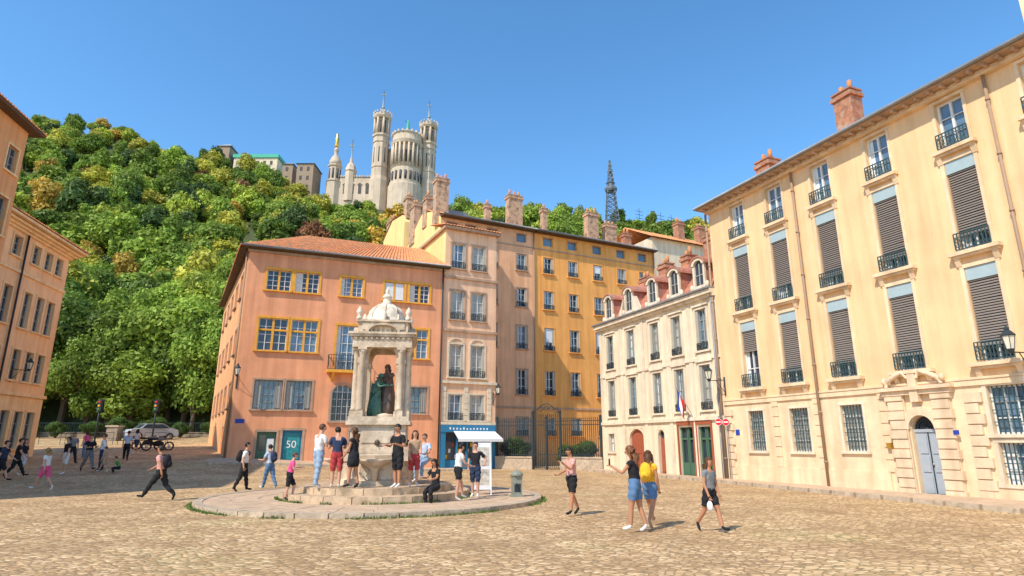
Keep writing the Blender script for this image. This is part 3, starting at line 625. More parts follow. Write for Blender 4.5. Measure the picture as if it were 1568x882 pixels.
ob=bpy.data.objects.new('ground',me); COL.objects.link(ob)

# pavements
o=O('pavement',(10,25,0)); o.dirset(10.28,29.7,*RD)
o.prism('slab',pave,[(-11.3,-.0),(-11.3,-1.3),(0,-1.2),(14.5,-2.6),(26,-3.6),(26,0)],-.3,.12)
pts=[(-11.3,-1.3),(0,-1.2),(14.5,-2.6),(26,-3.6)]
for (xa,ya),(xb,yb) in zip(pts,pts[1:]):
    n=int(math.hypot(xb-xa,yb-ya)/1.0)
    for i in range(n):
        t0,t1=i/n+.004,(i+1)/n-.004
        A=(xa+(xb-xa)*t0,ya+(yb-ya)*t0);B=(xa+(xb-xa)*t1,ya+(yb-ya)*t1)
        o.prism('kerb',kerb,[A,(A[0],A[1]-.16),(B[0],B[1]-.16),B],-.3,.135+random.uniform(-.006,.006))
o.finish()
o=O('pavement',(-12,37,0)); o.dirset(-16.93,37.2,PDx,PDy)
def rz(lx,ly): 
    p=o.P((lx,ly,0)); return ramp(p[0],p[1])
for i in range(15):
    x0=-1.0+i; x1=x0+.99
    v=[(x0,-2.2),(x1,-2.2),(x1,.0),(x0,.0)]
    vs=[(a,b,rz(a,b)-.3) for a,b in v]+[(a,b,rz(a,b)+.12) for a,b in v]
    o.add('slab',pave,vs,[[4,5,6,7],[0,1,5,4],[1,2,6,5],[3,0,4,7]])
    v=[(x0,-2.36),(x1,-2.36),(x1,-2.2),(x0,-2.2)]
    vs=[(a,b,rz(a,b)-.3) for a,b in v]+[(a,b,rz(a,b)+.13) for a,b in v]
    o.add('kerb',kerb,vs,[[4,5,6,7],[0,1,5,4],[1,2,6,5],[3,0,4,7]])
o.finish()

# ------------------------------------------------------------------ gate and fence
fx,fy=-1.1,43.7; ex,ey=WX,WY+.3
o=O('iron_gate_fence',(fx,fy,0)); o.dirset(fx,fy,ex-fx,ey-fy); FL=math.hypot(ex-fx,ey-fy)
g0,g1=FL*.36,FL*.62
for xa,xb in ((0,g0),(g1,FL)):
    o.box('base_wall',kerb,xa,xb,-.2,.2,-.2,.75); o.box('base_wall',kerb,xa,xb,-.25,.25,.753,.85)
n=int(FL/.14)
for i in range(n):
    x=.07+i*.14; gate=g0<x<g1; z0=.1 if gate else .85; z1=3.55 if gate else 3.3
    o.box('bars',iron,x-.018,x+.018,-.018,.018,z0,z1)
    o.add('bars',iron,[(x-.035,0,z1),(x+.035,0,z1),(x,0,z1+.16),(x,-.03,z1+.03)],[[0,1,2],[0,3,2],[1,2,3]])
for z in (.95,2.9,3.15): o.box('rails',iron,0,FL,-.022,.022,z,z+.05)
for x in (.05,g0,(g0+g1)/2,g1,FL-.1):
    o.box('posts',iron,x-.07,x+.07,-.07,.07,0,3.7 if x in(g0,g1) else 3.4); o.ell('posts',iron,(x,0,3.8 if x in(g0,g1) else 3.45),(.1,.1,.12),8,5)
pts=[(g0+(g1-g0)*t,0,3.6+.75*math.sin(pi*t)) for t in np.linspace(0,1,12)]; o.tube('rails',iron,pts,.03,5)
for k in range(5):
    t=(k+.7)/5.4; r=.16; c=(g0+(g1-g0)*t,0,3.75+.3*math.sin(pi*t)); o.tube('rails',iron,[(c[0]+r*math.cos(a),0,c[2]+r*math.sin(a)) for a in np.linspace(0,2*pi,10)],.018,4)
o.finish()

# ------------------------------------------------------------------ fountain
FX,FY=-4.35,20.5
o=O('round_pavement_island',(FX,FY,0)); o.set(FX,FY,0)
def ring(part,m,r0,r1,z0,z1,n,gap=.004,a_off=0,zj=0):
    for i in range(n):
        a0=a_off+2*pi*i/n+gap;a1=a_off+2*pi*(i+1)/n-gap
        P=lambda r,a:(r*math.cos(a),r*math.sin(a))
        o.prism(part,m,[P(r0,a0),P(r1,a0),P(r1,a1),P(r0,a1)],z0,z1+random.uniform(-zj,zj))
o.cyl('slab',step,0,0,-.2,.085,5.05,n=64,smooth=False)
ring('paving_stones',pave,2.8,3.55,-.1,.105,20,.003,.05,.004); ring('paving_stones',pave,3.56,4.3,-.1,.105,26,.0025,.1,.004); ring('paving_stones',pave,4.31,5.04,-.1,.105,32,.002,0,.004)
ring('kerb',kerb,5.05,5.3,-.2,.12,40,.003,0,.004)
o.finish()
gm1=mat('grass',(.10,.16,.03),.4,3,bump=.3)
vs=[];fs=[]
for i in range(5200):
    a=random.random()*2*pi; rr=(5.32+abs(random.gauss(0,.06)) if random.random()<.65 else 3.0+abs(random.gauss(0,.05)))
    if math.sin(a*5+1)+math.sin(a*13)*.6<-.5: continue
    z0=0 if rr>5 else .105
    x,y=rr*math.cos(a),rr*math.sin(a); h=.03+random.random()*.06; t=random.random()*pi; dx,dy=.018*math.cos(t),.018*math.sin(t); b0=len(vs)
    vs+=[(x-dx,y-dy,z0-.005),(x+dx,y+dy,z0-.005),(x+random.gauss(0,.02),y+random.gauss(0,.02),z0+h)]; fs.append([b0,b0+1,b0+2])
me=bpy.data.meshes.new('grass_tufts'); me.from_pydata(vs,[],fs); me.materials.append(gm1); ob=bpy.data.objects.new('grass_tufts',me); ob.location=(FX,FY,0); COL.objects.link(ob)

FA=math.radians(7)
o=O('baptism_fountain',(FX,FY,0)); o.set(FX,FY,FA)
ring('steps',step,2.3,2.95,-.1,.29,22,zj=.004); ring('steps',step,1.2,2.4,.0,.47,18,a_off=.1,zj=.004)
o.cyl('steps',step,0,0,0,.28,2.35,n=40,smooth=False)
E8=pi/8
o.lathe('basin',fount,0,0,[(1.35,.4),(1.35,.62),(1.22,.66),(1.18,1.15),(1.3,1.25),(1.34,1.38),(1.16,1.40),(1.12,1.2)],8,E8,smooth=False)
o.box('pedestal',fount,-.98,.98,-.98,.98,1.2,1.62); o.box('pedestal',fount,-.86,.86,-.86,.86,1.62,2.3); o.box('pedestal',fount,-1.0,1.0,-1.0,1.0,2.303,2.42); o.box('pedestal',fount,-.95,.95,-.95,.95,2.423,2.56)
domest=mat('dome_stone',(.74,.65,.51),.16,3,bump=.4,fine=14,dirt=(.52,.43,.31))
for a in range(4):
    o.set(FX,FY,FA+a*pi/2)
    o.box('pedestal',fount,-.5,.5,-.89,-.85,1.75,2.2)
    o.lathe('basin',fount,0,-1.2,[(.08,.62),(.12,.95),(.2,1.02),(.52,1.2),(.55,1.26),(.46,1.27),(.1,1.15)],16)
    o.ell('pedestal',bronzed,(0,-.91,1.75),(.09,.09,.1),8,6); o.tube('pedestal',bronzed,[(0,-.95,1.74),(0,-1.07,1.7)],.02,6)
    o.box('aedicule',fount,-.76,-.48,-.76,-.48,2.56,4.95)
    o.box('aedicule',fount,-.80,-.45,-.80,-.45,2.565,2.72); o.box('aedicule',fount,-.785,-.455,-.785,-.455,4.26,4.38)
    for cx in (-.62,.62):
        cy=-.83
        o.box('aedicule',fount,cx-.12,cx+.12,cy-.12,cy+.1,2.56,2.74)
        o.lathe('aedicule',fount,cx,cy,[(.11,2.74),(.12,2.79),(.09,2.84),(.09,3.6),(.078,4.42),(.09,4.45),(.082,4.49),(.115,4.62),(.14,4.69)],14)
        o.box('aedicule',fount,cx-.14,cx+.14,cy-.14,cy+.1,4.69,4.77)
    spandrel(o,'aedicule',fount,-.48,.48,4.40,4.95,-.70,-.52,16)
    spandrel(o,'aedicule',fount,-.48,.48,4.40,4.95,-.52,-.54,16)
    archring(o,'aedicule',fount,0,4.40,.468,.58,-.75,-.69,16,1.1)
    o.box('aedicule',fount,-.08,.08,-.83,-.69,4.80,5.02)
    archring(o,'entablature',fount,0,5.28,.46,.56,-1.0,-.74,12,.5) 
    for t in np.linspace(-.38,.38,6): o.box('entablature',fount,t-.035,t+.035,-.86,-.78,5.28,5.28+.2*math.sqrt(max(0,1-(t/.48)**2)))
    for k in range(11): o.box('entablature',fount,-.85+k*.17-.04,-.85+k*.17+.04,-1.0,-.95,5.035,5.10)
    o.box('entablature',fount,-.95,.66,-.95,-.66,4.773,5.03)
    o.lathe('dome',domest,-.80,-.80,[(.1,5.70),(.1,5.78),(.05,5.82),(.09,5.90),(.11,5.97),(.06,6.06),(.02,6.14)],10)
    o.lathe('dome',domest,-.0,-.72,[(.08,5.70),(.06,5.78),(.1,5.88),(.05,5.99),(.01,6.06)],8)
    for k in (-1,1): o.box('attic',fount,k*.40-.29,k*.40+.29,-.835,-.79,5.38,5.6)
o.set(FX,FY,FA)
o.box('entablature',fount,-.65,.65,-.65,.65,4.95,5.02)
o.box('entablature',fount,-.94,.94,-.94,.94,5.033,5.11); o.box('entablature',fount,-1.03,1.03,-1.03,1.03,5.113,5.19); o.box('entablature',fount,-1.08,1.08,-1.08,1.08,5.193,5.26)
o.box('attic',fount,-.8,.8,-.8,.8,5.263,5.63); o.box('attic',fount,-.88,.88,-.88,.88,5.633,5.70)
o.lathe('dome',domest,0,0,[(.68,5.70),(.68,5.78),(.62,5.80),(.605,5.96),(.54,6.14),(.43,6.26),(.28,6.36),(.17,6.42),(.19,6.45),(.14,6.48),(.14,6.62),(.19,6.65),(.13,6.72),(.05,6.82),(.07,6.88),(.02,7.02)],24)
for k in range(8):
    a=2*pi*k/8; o.tube('dome',domest,[((r)*math.cos(a),(r)*math.sin(a),z) for r,z in ((.62,5.8),(.615,5.96),(.55,6.14),(.44,6.26),(.29,6.36))],.035,5)
o.ell('niche_base',fount,(0,0,2.6),(.55,.5,.12),12,5)
FOUNT=o

# ------------------------------------------------------------------ people
def person(name,x,y,z,th,h=1.7,legs=((0,0),(0,0)),arms=((5,6,12),(5,6,12)),lean=0,look=(0,0),top='white',sleeve=.55,bottom='black',leg=.5,shoes='white',hair='dark',hl=0,skin=None,
           female=False,bag=None,sit=None,allmat=None,dress=0,hold=None,robe=None,shirtlow=.45,hat=None):
    sk=skin or skinm; k=h/1.75
    mt=C[top]; mb=C[bottom]
    ms=C[shoes]; mh=HAIR[hair]
    if allmat: mt=mb=ms=sk=mh=allmat
    V=[];R=[];E=[];T=[]
    def av(p,r,par=None,tag=None):
        V.append(Vector(p));R.append(r)
        if par is not None: E.append((par,len(V)-1)); T.append(tag)
        return len(V)-1
    ln=math.radians(lean)
    def sp(zz,yy=0,xx=0):
        d=zz-.95; return (xx,yy*math.cos(ln)+d*math.sin(ln),.95+d*math.cos(ln)-yy*math.sin(ln))
    wsh=.152 if female else .182; tor=.88 if female else 1.0
    p0=av((0,0,.95),.122)
    w=av(sp(1.10),.105*tor,p0,'abd'); c=av(sp(1.29,.01),.128*tor,w,'tor'); nb=av(sp(1.44),.066,c,'upt'); nk=av(sp(1.51,.01),.048,nb,'neck')
    yaw,pit=math.radians(look[0]),math.radians(look[1])
    nkp=V[nk]
    Hm=Matrix.Rotation(-ln*.6,3,'X')@Matrix.Rotation(yaw,3,'Z')@Matrix.Rotation(-pit,3,'X')
    def hp(a,b,cc): return nkp+Hm@Vector((a,b,cc))
    h1=av(hp(0,.025,.06),.060,nk,'head'); h2=av(hp(0,.02,.125),.078,h1,'head'); h3=av(hp(0,.005,.19),.056,h2,'head')
    dirs=[]
    for sd,(ap,ab,el) in zip((-1,1),arms):
        s=av(sp(1.39,0,sd*wsh),.052*tor,c,'sho')
        ap,ab,el=math.radians(ap),math.radians(ab),math.radians(el)
        def ad(p_,a_): return Vector((sd*math.sin(a_)*math.cos(p_*.5),math.sin(p_),-math.cos(p_)*math.cos(a_))).normalized()
        d1=ad(ap,ab); d2=ad(ap+el,ab*.3-(el*.25))
        e_=av(V[s]+d1*.28,.038*tor,s,'uarm'); wr=av(V[e_]+d2*.24,.026,e_,'farm'); pa=av(V[wr]+d2*.075,.029,wr,'hand'); dirs.append((pa,d2,sd))
    feet=[]
    for sd,(lp,kn) in zip((-1,1),legs):
        hpv=av((sd*.086,0,.89),.088,p0,'hip'); a=math.radians(lp); q=a-math.radians(kn)
        spread=.05 if sit is not None else .02
        d1=Vector((sd*spread,math.sin(a),-math.cos(a))); d2=Vector((0,math.sin(q),-math.cos(q)))
        t1=av(V[hpv]+d1*.2,.078,hpv,'th0'); kk=av(V[hpv]+d1*.41,.052,t1,'th1'); cf=av(V[kk]+d2*.14,.051,kk,'sh0'); an=av(V[kk]+d2*.38,.034,cf,'sh1')
        fq=q if sit is None else 0
        fq=max(-.9,min(.4,fq)); fd=Vector((sd*.15,math.cos(fq),math.sin(fq)));dn=Vector((0,math.sin(fq),-math.cos(fq)))
        b1=av(V[an]+fd*.10+dn*.045,.034,an,'foot'); b2=av(V[an]+fd*.17+dn*.055,.026,b1,'foot'); feet+=[V[b2].z-.03,V[b1].z-.035,V[an].z-.075]
    if sit is not None: off=sit+.10/k-.95+.0
    else: off=-min(feet)
    for p in V: p.z+=off
    me=bpy.data.meshes.new('body'); me.from_pydata([tuple(p) for p in V],E,[]); ob=bpy.data.objects.new('tmp',me); COL.objects.link(ob)
    md=ob.modifiers.new('s','SKIN'); md.use_smooth_shade=True
    if not me.skin_vertices:
        import bmesh; bm=bmesh.new(); bm.from_mesh(me); bm.verts.layers.skin.verify(); bm.to_mesh(me); bm.free()
    sv=me.skin_vertices[0].data
    for i,r in enumerate(R): sv[i].radius=(r*1.08,r*1.08); sv[i].use_root=(i==0)
    m2=ob.modifiers.new('b','SUBSURF'); m2.levels=2; m2.render_levels=2
    dg=bpy.context.evaluated_depsgraph_get(); ev=ob.evaluated_get(dg); nm=bpy.data.meshes.new_from_object(ev); bpy.data.objects.remove(ob)
    P=np.array([tuple(p.center) for p in nm.polygons]); A=np.array([tuple(V[a]) for a,b in E]);B=np.array([tuple(V[b]) for a,b in E]); RR=np.array([(R[a]+R[b])/2 for a,b in E])
    AB=B-A; t=np.einsum('pej,ej->pe',P[:,None]-A[None],AB)/np.einsum('ej,ej->e',AB,AB)[None]; tcl=np.clip(t,0,1)
    D=np.linalg.norm(P[:,None]-(A[None]+tcl[...,None]*AB[None]),axis=2)/RR[None]; bi=D.argmin(1); tt=tcl[np.arange(len(P)),bi]
    for m in [sk,mt,mb,ms]: nm.materials.append(m)
    idx=[]
    for i in range(len(P)):
        tg=T[bi[i]];u=tt[i]; r=0
        if tg=='abd': r=2 if u<shirtlow else 1
        elif tg in('tor','sho'): r=1
        elif tg=='upt': r=1 if u<.55 else 0
        elif tg=='uarm': r=1 if u<sleeve else 0
        elif tg=='farm': r=1 if u<sleeve-1 else 0
        elif tg=='hip': r=2
        elif tg=='th0': r=2
        elif tg=='th1': r=2 if u*.5+.5<leg else 0
        elif tg=='sh0': r=2 if 1+u*.37<leg else 0
        elif tg=='sh1': r=2 if 1.37+u*.6<leg else 0
        elif tg=='foot': r=3
        if tg=='sh1' and u>.85 and r==0: r=3
        idx.append(r)
    nm.polygons.foreach_set('material_index',idx); nm.polygons.foreach_set('use_smooth',[True]*len(idx))
    push=np.zeros(len(nm.vertices))
    for p,r in zip(nm.polygons,idx):
        if r in(1,2):
            for vi in p.vertices: push[vi]=.014 if r==1 else .018
    for v in nm.vertices:
        if push[v.index]>0: v.co+=v.normal*push[v.index]*(1+.5*math.sin(v.co.z*40+v.co.x*25))
    o=O(name,(0,0,0)) ; o.set(0,0,0)
    nkp=V[nk]
    HP=lambda a,b,cc: tuple(nkp+Hm@Vector((a,b,cc)))
    pt='head_details'
    o.tube(pt,sk,[HP(0,.092,.14),HP(0,.118,.108),HP(0,.095,.098)],[.008,.014,.008],5)
    for sd in(-1,1):
        o.ell(pt,eye if not allmat else allmat,HP(sd*.030,.092,.135),(.012,.01,.008),6,4); o.ell(pt,sk,HP(sd*.078,.01,.12),(.012,.02,.03),6,4)
    o.ell(pt,lip if not allmat else allmat,HP(0,.086,.075),(.024,.012,.008),6,4)
    vs=[];fs=[];n=14;kk=9
    for j in range(kk+1):
        ph=-pi/2*.75+(pi/2*.75+pi/2*.98)*j/kk
        for i in range(n):
            a=2*pi*i/n; fr=math.sin(a); rr=math.cos(ph); zz=math.sin(ph)
            X=.089*rr*math.cos(a);Y=.102*rr*fr-.010;Z=.130+.108*zz
            if fr>.25 and Z<.168: Z=.168+(Z-.168)*.05; Y=min(Y,.08); X*=.95
            if fr<=.25 and Z<.06 and not hl: Z=.06
            vs.append(HP(X*1.02+.004*math.sin(i*3+j),Y,Z))
    for j in range(kk):
        for i in range(n): fs.append([j*n+i,j*n+(i+1)%n,(j+1)*n+(i+1)%n,(j+1)*n+i])
    fs.append([kk*n+i for i in range(n)]); o.add('hair',mh,vs,fs,True)
    if hl:
        nq=max(2,int(round(hl/.09)))
        base=Vector(HP(0,-.07,.02))
        pts=[HP(0,-.04,.18),HP(0,-.065,.09)]+[tuple(base+Vector((.012*math.sin(q*2.2),-.03+.012*q,-.09*q))) for q in range(nq)]
        nn=len(pts); o.tube('hair',mh,pts,[.065,.082]+[.088*(1-.5*q/max(1,nn-3)) for q in range(nn-2)],9)
        for sd in(-1,1): o.tube('hair',mh,[HP(sd*.05,.02,.19),HP(sd*.085,.0,.11),tuple(base+Vector((sd*.085,.05,-.03))),tuple(base+Vector((sd*.09,.05,-.09*min(nq,3))))],[.03,.035,.035,.015],6)
    if hat: o.ell('hat',C[hat],HP(0,-.005,.19),(.095,.11,.06),10,5); o.ell('hat',C[hat],HP(0,.09,.175),(.07,.08,.012),8,4)
    for pa,dv,sd in dirs:
        pp=V[pa]; side=Vector((0,0,1)).cross(dv)
        if side.length<.2: side=Vector((0,1,0))
        side.normalize(); nrm=dv.cross(side).normalized()
        curl=-nrm if nrm.dot(Vector((-sd,.3,0)))<0 else nrm
        for fi,(so,ln_) in enumerate(((-.026,.062),(-.009,.075),(.009,.07),(.026,.055))):
            b0=pp+side*so+dv*.015; b1=b0+dv*ln_*.5+curl*.006; b2=b1+dv*ln_*.35+curl*.022; b3=b2+dv*ln_*.15+curl*.02
            o.tube('fingers',sk,[tuple(b0),tuple(b1),tuple(b2),tuple(b3)],[.0095,.009,.008,.006],5)
        b0=pp+side*.028-dv*.03; b1=b0+side*.022+dv*.025; b2=b1+dv*.03+curl*.01
        o.tube('fingers',sk,[tuple(b0),tuple(b1),tuple(b2)],[.012,.011,.008],5)
    if dress:
        zt=V[0].z+.1; o.lathe('skirt',mt,0,V[0].y,[(.13,zt),(.16,zt-.12),(.17,zt-.25),(.18,zt-.12-dress*.8),(.17,zt-.12-dress*.8)],20,wob=.05,wn=5)
    if robe:
        zt=V[w].z; o.lathe('robe',mt,0,V[0].y,[(.15,zt+.2),(.17,zt+.0),(.19,zt-.15),(.23,zt-.4),(.27,zt-.75),(.31,max(.02,zt-1.05))],26,wob=.12,wn=7)
        ct=V[c]; o.tube('robe',mt,[(-.2,0,ct.z+.1),(0,.15,ct.z-.05),(.2,.1,ct.z-.25),(.25,-.05,ct.z-.6)],[.06,.07,.07,.03],7)
    ct=V[c]; bk=lambda a,b,cc:(a,ct.y+b-math.sin(ln)*-cc,ct.z+cc)
    if bag and bag[0]=='pack':
        m_=C[bag[1]]; o.ell('backpack',m_,bk(0,-.2,-.04),(.145,.10,.22),12,8); o.ell('backpack',m_,bk(0,-.28,-.12),(.10,.05,.1),10,6)
        for sd in(-1,1): o.tube('backpack',m_,[bk(sd*.08,-.16,.14),bk(sd*.1,0,.17),bk(sd*.1,.13,.06),bk(sd*.1,.02,-.18)],.018,5)
    if bag and bag[0]=='side':
        m_=C[bag[1]]; sdv=.2; b_=(sdv,-.08,V[0].z-.02); o.ell('shoulder_bag',m_,b_,(.06,.14,.12),10,6); o.tube('shoulder_bag',m_,[(sdv,-.12,b_[2]+.1),(.03,-.13,ct.z+.05),(-.1,0,ct.z+.16),(.05,.13,ct.z-.05),(sdv,.03,b_[2]+.1)],.012,5)
    if bag and bag[0]=='hand':
        pa=V[dirs[1][0]]; o.ell('carrier_bag',C[bag[1]],(pa.x,pa.y,pa.z-.2),(.05,.09,.12),8,6); o.tube('carrier_bag',C[bag[1]],[(pa.x,pa.y-.03,pa.z-.1),(pa.x,pa.y,pa.z-.02),(pa.x,pa.y+.03,pa.z-.1)],.008,4)
    if hold=='phone':
        pa,dv,_=dirs[0]; p=V[pa]+dv*.05; o.box('phone',C['black'],p.x-.035,p.x+.035,p.y-.02,p.y-.01,p.z-.02,p.z+.12)
    root=bpy.data.objects.new(name,None); root.empty_display_size=.3; COL.objects.link(root)
    b=bpy.data.objects.new('body',nm); COL.objects.link(b); b.parent=root
    for pn,dd in o.parts.items():
        m3=bpy.data.meshes.new(pn); m3.from_pydata(dd['v'],[],dd['f']); mls=[]
        ii=[]
        for q in dd['m']:
            if q not in mls: mls.append(q)
            ii.append(mls.index(q))
        for q in mls: m3.materials.append(q)
        m3.polygons.foreach_set('material_index',ii); m3.polygons.foreach_set('use_smooth',[True]*len(ii)); m3.update()
        c3=bpy.data.objects.new(pn,m3); COL.objects.link(c3); c3.parent=root
    root.location=(x,y,z); root.rotation_euler=(0,0,math.radians(th)); root.scale=(k,k,k)
    return root
WALK=((26,4),(-14,26)); WALK2=((-16,22),(24,4)); BIG=((36,6),(-22,28)); STAND=((2,2),(-3,3)); CON=((8,12),(-6,4))
AW=((-22,8,18),(24,8,26)); AW2=((24,8,26),(-22,8,18)); PH=((38,8,80),(-8,8,22)); AS=((4,8,14),(2,8,20)); BENT=((10,12,95),(12,10,85)); HIP=((-14,38,70),(4,8,16))
W_='pedestrian_woman';M_='pedestrian_man';K_='pedestrian_child'
gr=lambda x,y:ramp(x,y)
person(W_,2.52,13.0,0,60,1.70,((10,6),(-8,10)),PH,3,(0,18),'black',.2,'denim',.60,'white','auburn',.50,tanm,True,None,hold='phone',shirtlow=.6)
person(W_,2.98,13.75,0,-35,1.62,WALK,AS,0,(20,0),'yellow',.3,'denim',.62,'tan','brown',.12,tanm,True,('pack','yellow'),shirtlow=.5)
person(W_,4.05,13.05,0,-150,1.5,((20,4),(-16,24)),AS,3,(0,8),'grey',.45,'black',.7,'black','brown',.34,tanm,True,('hand','white'))
person(W_,1.5,15.9,0,120,1.66,((10,4),(-12,16)),((34,10,95),(10,10,60)),2,(0,20),'salmon',.5,'black',.75,'black','dark',.0,tanm,True,('side','tan'),hold='phone')
person(M_,-9.95,23.4,0,-75,1.78,((12,4),(-14,12)),((8,10,40),(-10,8,20)),2,(0,8),'white',.6,'black',2,'black','dark',0,None,False,('pack','black'))
person(M_,-9.45,24.6,0,60,1.72,((16,4),(-16,18)),((20,10,70),(15,8,50)),4,(0,20),'lblue',.6,'denim',2,'white','dark',0,None,False,('pack','navy'))
person(M_,-11.0,19.8,0,88,1.76,BIG,((-30,8,15),(30,8,30)),9,(0,4),'salmon',.55,'black',2,'black','dark',0,tanm,False,('pack','black'))
person(K_,-6.55,18.6,.105,-70,1.38,((30,40),(-4,6)),BENT,10,(0,10),'pink',.6,'black',.95,'black','brown',0,None,False)
person(M_,-5.72,18.55,.47,-40,1.84,CON,((10,14,100),(14,12,75)),2,(-10,14),'white',.6,'ldenim',2,'white','brown',0)
person(M_,-5.12,18.35,.47,20,1.76,STAND,BENT,2,(20,24),'navy',.6,'red',1.0,'white','dark',0)
person(W_,-4.62,18.3,.47,70,1.72,((6,2),(-6,8)),((10,8,30),(6,8,60)),0,(10,6),'dress',.2,'dress',.7,'black','brown',.34,tanm,True,dress=.35)
person(M_,-3.36,18.45,.47,150,1.84,STAND,BENT,1,(0,14),'black',.7,'black',1.0,'white','dark',0,tanm)
person(W_,-2.95,18.95,.47,200,1.66,CON,((10,8,60),(5,8,30)),0,(0,0),'tan',.5,'red',.95,'white','brown',.2,None,True)
person(M_,-2.78,19.75,.62,165,1.72,((78,84),(66,70)),((30,10,50),(30,10,50)),-4,(0,5),'lblue',.6,'ldenim',1.9,'white','brown',0,sit=.55)
person(W_,-2.2,18.35,.12,150,1.66,((84,92),(76,86)),((40,10,40),(36,10,60)),8,(0,10),'black',.6,'black',1.9,'black','dark',.2,tanm,True,sit=.36)
person(W_,-1.6,18.7,.105,-60,1.64,((24,18),(-6,2)),((8,10,60),(20,8,50)),6,(0,12),'white',.5,'black',.66,'white','dark',.0,None,True,hat='black')
person(M_,-1.15,19.8,.105,170,1.68,STAND,HIP,0,(0,0),'black',.6,'navy',1.0,'white','dark',0)
person(W_,-17.6,23.8,0,85,1.6,WALK,AW,3,(0,4),'white',.5,'pink',.8,'white','blond',.2,None,True)
person(M_,-20.9,29.4,gr(-20.9,29.4),150,1.72,STAND,AS,0,(0,0),'black',.6,'white',1.0,'white','dark',0)
person(M_,-20.8,30.8,gr(-20.8,30.8),-120,1.78,WALK,BENT,0,(0,0),'black',.6,'grey',2,'black','dark',0)
person(M_,-20.2,30.9,gr(-20.2,30.9),110,1.80,STAND,AW,0,(0,0),'white',1.6,'navy',2,'black','brown',0)
person(K_,-19.6,30.2,gr(-19.6,30.2),100,1.25,WALK2,AS,0,(0,0),'tan',.6,'tan',1.0,'white','brown',0)
person(K_,-18.9,30.3,gr(-18.9,30.3),120,1.2,((92,115),(85,110)),((50,8,40),(50,8,40)),22,(0,10),'green',.6,'black',1.8,'black','dark',0,sit=.22)
person(M_,-22.0,27.9,gr(-22,27.9),-60,1.75,WALK,AW,3,(0,0),'black',.6,'black',2,'black','dark',0)
person(W_,-22.6,29.0,gr(-22.6,29),-90,1.65,STAND,AS,0,(0,0),'black',.6,'white',1.0,'white','brown',.2,None,True)
person(M_,-21.4,26.4,gr(-21.4,26.4),-70,1.74,WALK2,AW2,3,(0,0),'navy',.6,'black',1.0,'black','dark',0,None,False,('pack','black'))
person(M_,-23.9,34.0,gr(-23.9,34),-120,1.75,WALK,AS,0,(0,0),'grey',.6,'black',2,'black','dark',0)
person(W_,-26.2,38.4,gr(-26.2,38.4),60,1.66,STAND,AS,0,(0,0),'pink',.5,'denim',2,'white','brown',.2,None,True)
person(M_,-22.5,36.5,gr(-22.5,36.5),30,1.75,WALK,AS,0,(0,0),'lblue',.6,'black',2,'black','dark',0)
person(W_,-25.0,41.5,gr(-25,41.5),-10,1.66,WALK,AS,0,(0,0),'white',.5,'navy',1.0,'white','dark',.2,None,True)
froot=FOUNT.finish()
def tofount(r,nm):
    r.name=nm; mw=r.location.copy(); r.parent=froot; r.location=mw-froot.location
s1=person('statue_a',FX+.17,FY+.05,2.60,165,1.74,STAND,((70,12,60),(20,8,60)),4,(0,14),allmat=bronzed,robe=True,hl=.2)
s2=person('statue_b',FX-.17,FY-.25,2.58,-110,1.45,((30,50),(-8,30)),((50,10,50),(40,10,60)),16,(0,20),allmat=bronze,robe=True,hl=.2)
tofount(s1,'standing_bronze_figure'); tofount(s2,'kneeling_bronze_figure')

# ------------------------------------------------------------------ street furniture
def lantern(x,y,z,bx,by,bz,name='street_lamp'):
    o=O(name,(x,y,z)); o.set(x,y,0,z)
    o.lathe('lantern_glass',lampg,0,0,[(.10,-.28),(.17,.1)],6,smooth=False)
    for k in range(6):
        a=2*pi*k/6; o.tube('lantern_frame',iron,[(.105*math.cos(a),.105*math.sin(a),-.29),(.175*math.cos(a),.175*math.sin(a),.11)],.012,4)
    o.lathe('lantern_frame',iron,0,0,[(.2,.1),(.2,.13),(.1,.25),(.07,.27),(.07,.33),(.02,.4)],6,smooth=False); o.lathe('lantern_frame',iron,0,0,[(.05,-.4),(.11,-.3),(.11,-.27)],6,smooth=False)
    v=Vector((bx-x,by-y,bz-z)); 
    o.tube('bracket',iron,[(0,0,-.38),tuple(v*.3+Vector((0,0,-.25))),tuple(v*.7+Vector((0,0,-.1))),tuple(v)],.02,5)
    o.tube('bracket',iron,[tuple(v+Vector((0,0,-.6))),tuple(v*.75+Vector((0,0,-.45))),tuple(v*.45+Vector((0,0,-.2)))],.016,5)
    o.box('bracket',iron,v.x-.03,v.x+.03,v.y-.03,v.y+.03,v.z-.75,v.z+.15)
    o.finish()
def wallpt(s,out,orig=(10.28,29.7),d=RD): n=(d[1],-d[0]); return orig[0]+d[0]*s+n[0]*out,orig[1]+d[1]*s+n[1]*out
a=wallpt(.15,.95);b=wallpt(.15,.02); lantern(a[0],a[1],5.0,b[0],b[1],4.7)
a=wallpt(13.0,.9);b=wallpt(13.0,.02); lantern(a[0],a[1],4.65,b[0],b[1],4.3)
pd=(PDx,PDy); a=wallpt(.1,.9,(-16.93,37.2),pd);b=wallpt(.1,.02,(-16.93,37.2),pd); lantern(a[0],a[1],6.0,b[0],b[1],5.7)
a=wallpt(3.9,.9,(-4.85,42),BD);b=wallpt(3.9,.02,(-4.85,42),BD); lantern(a[0],a[1],5.4,b[0],b[1],5.1)
a=wallpt(9.0,.9,(lx,ly),LA);b=wallpt(9.0,.02,(lx,ly),LA); lantern(a[0],a[1],6.3,b[0],b[1],6.0)

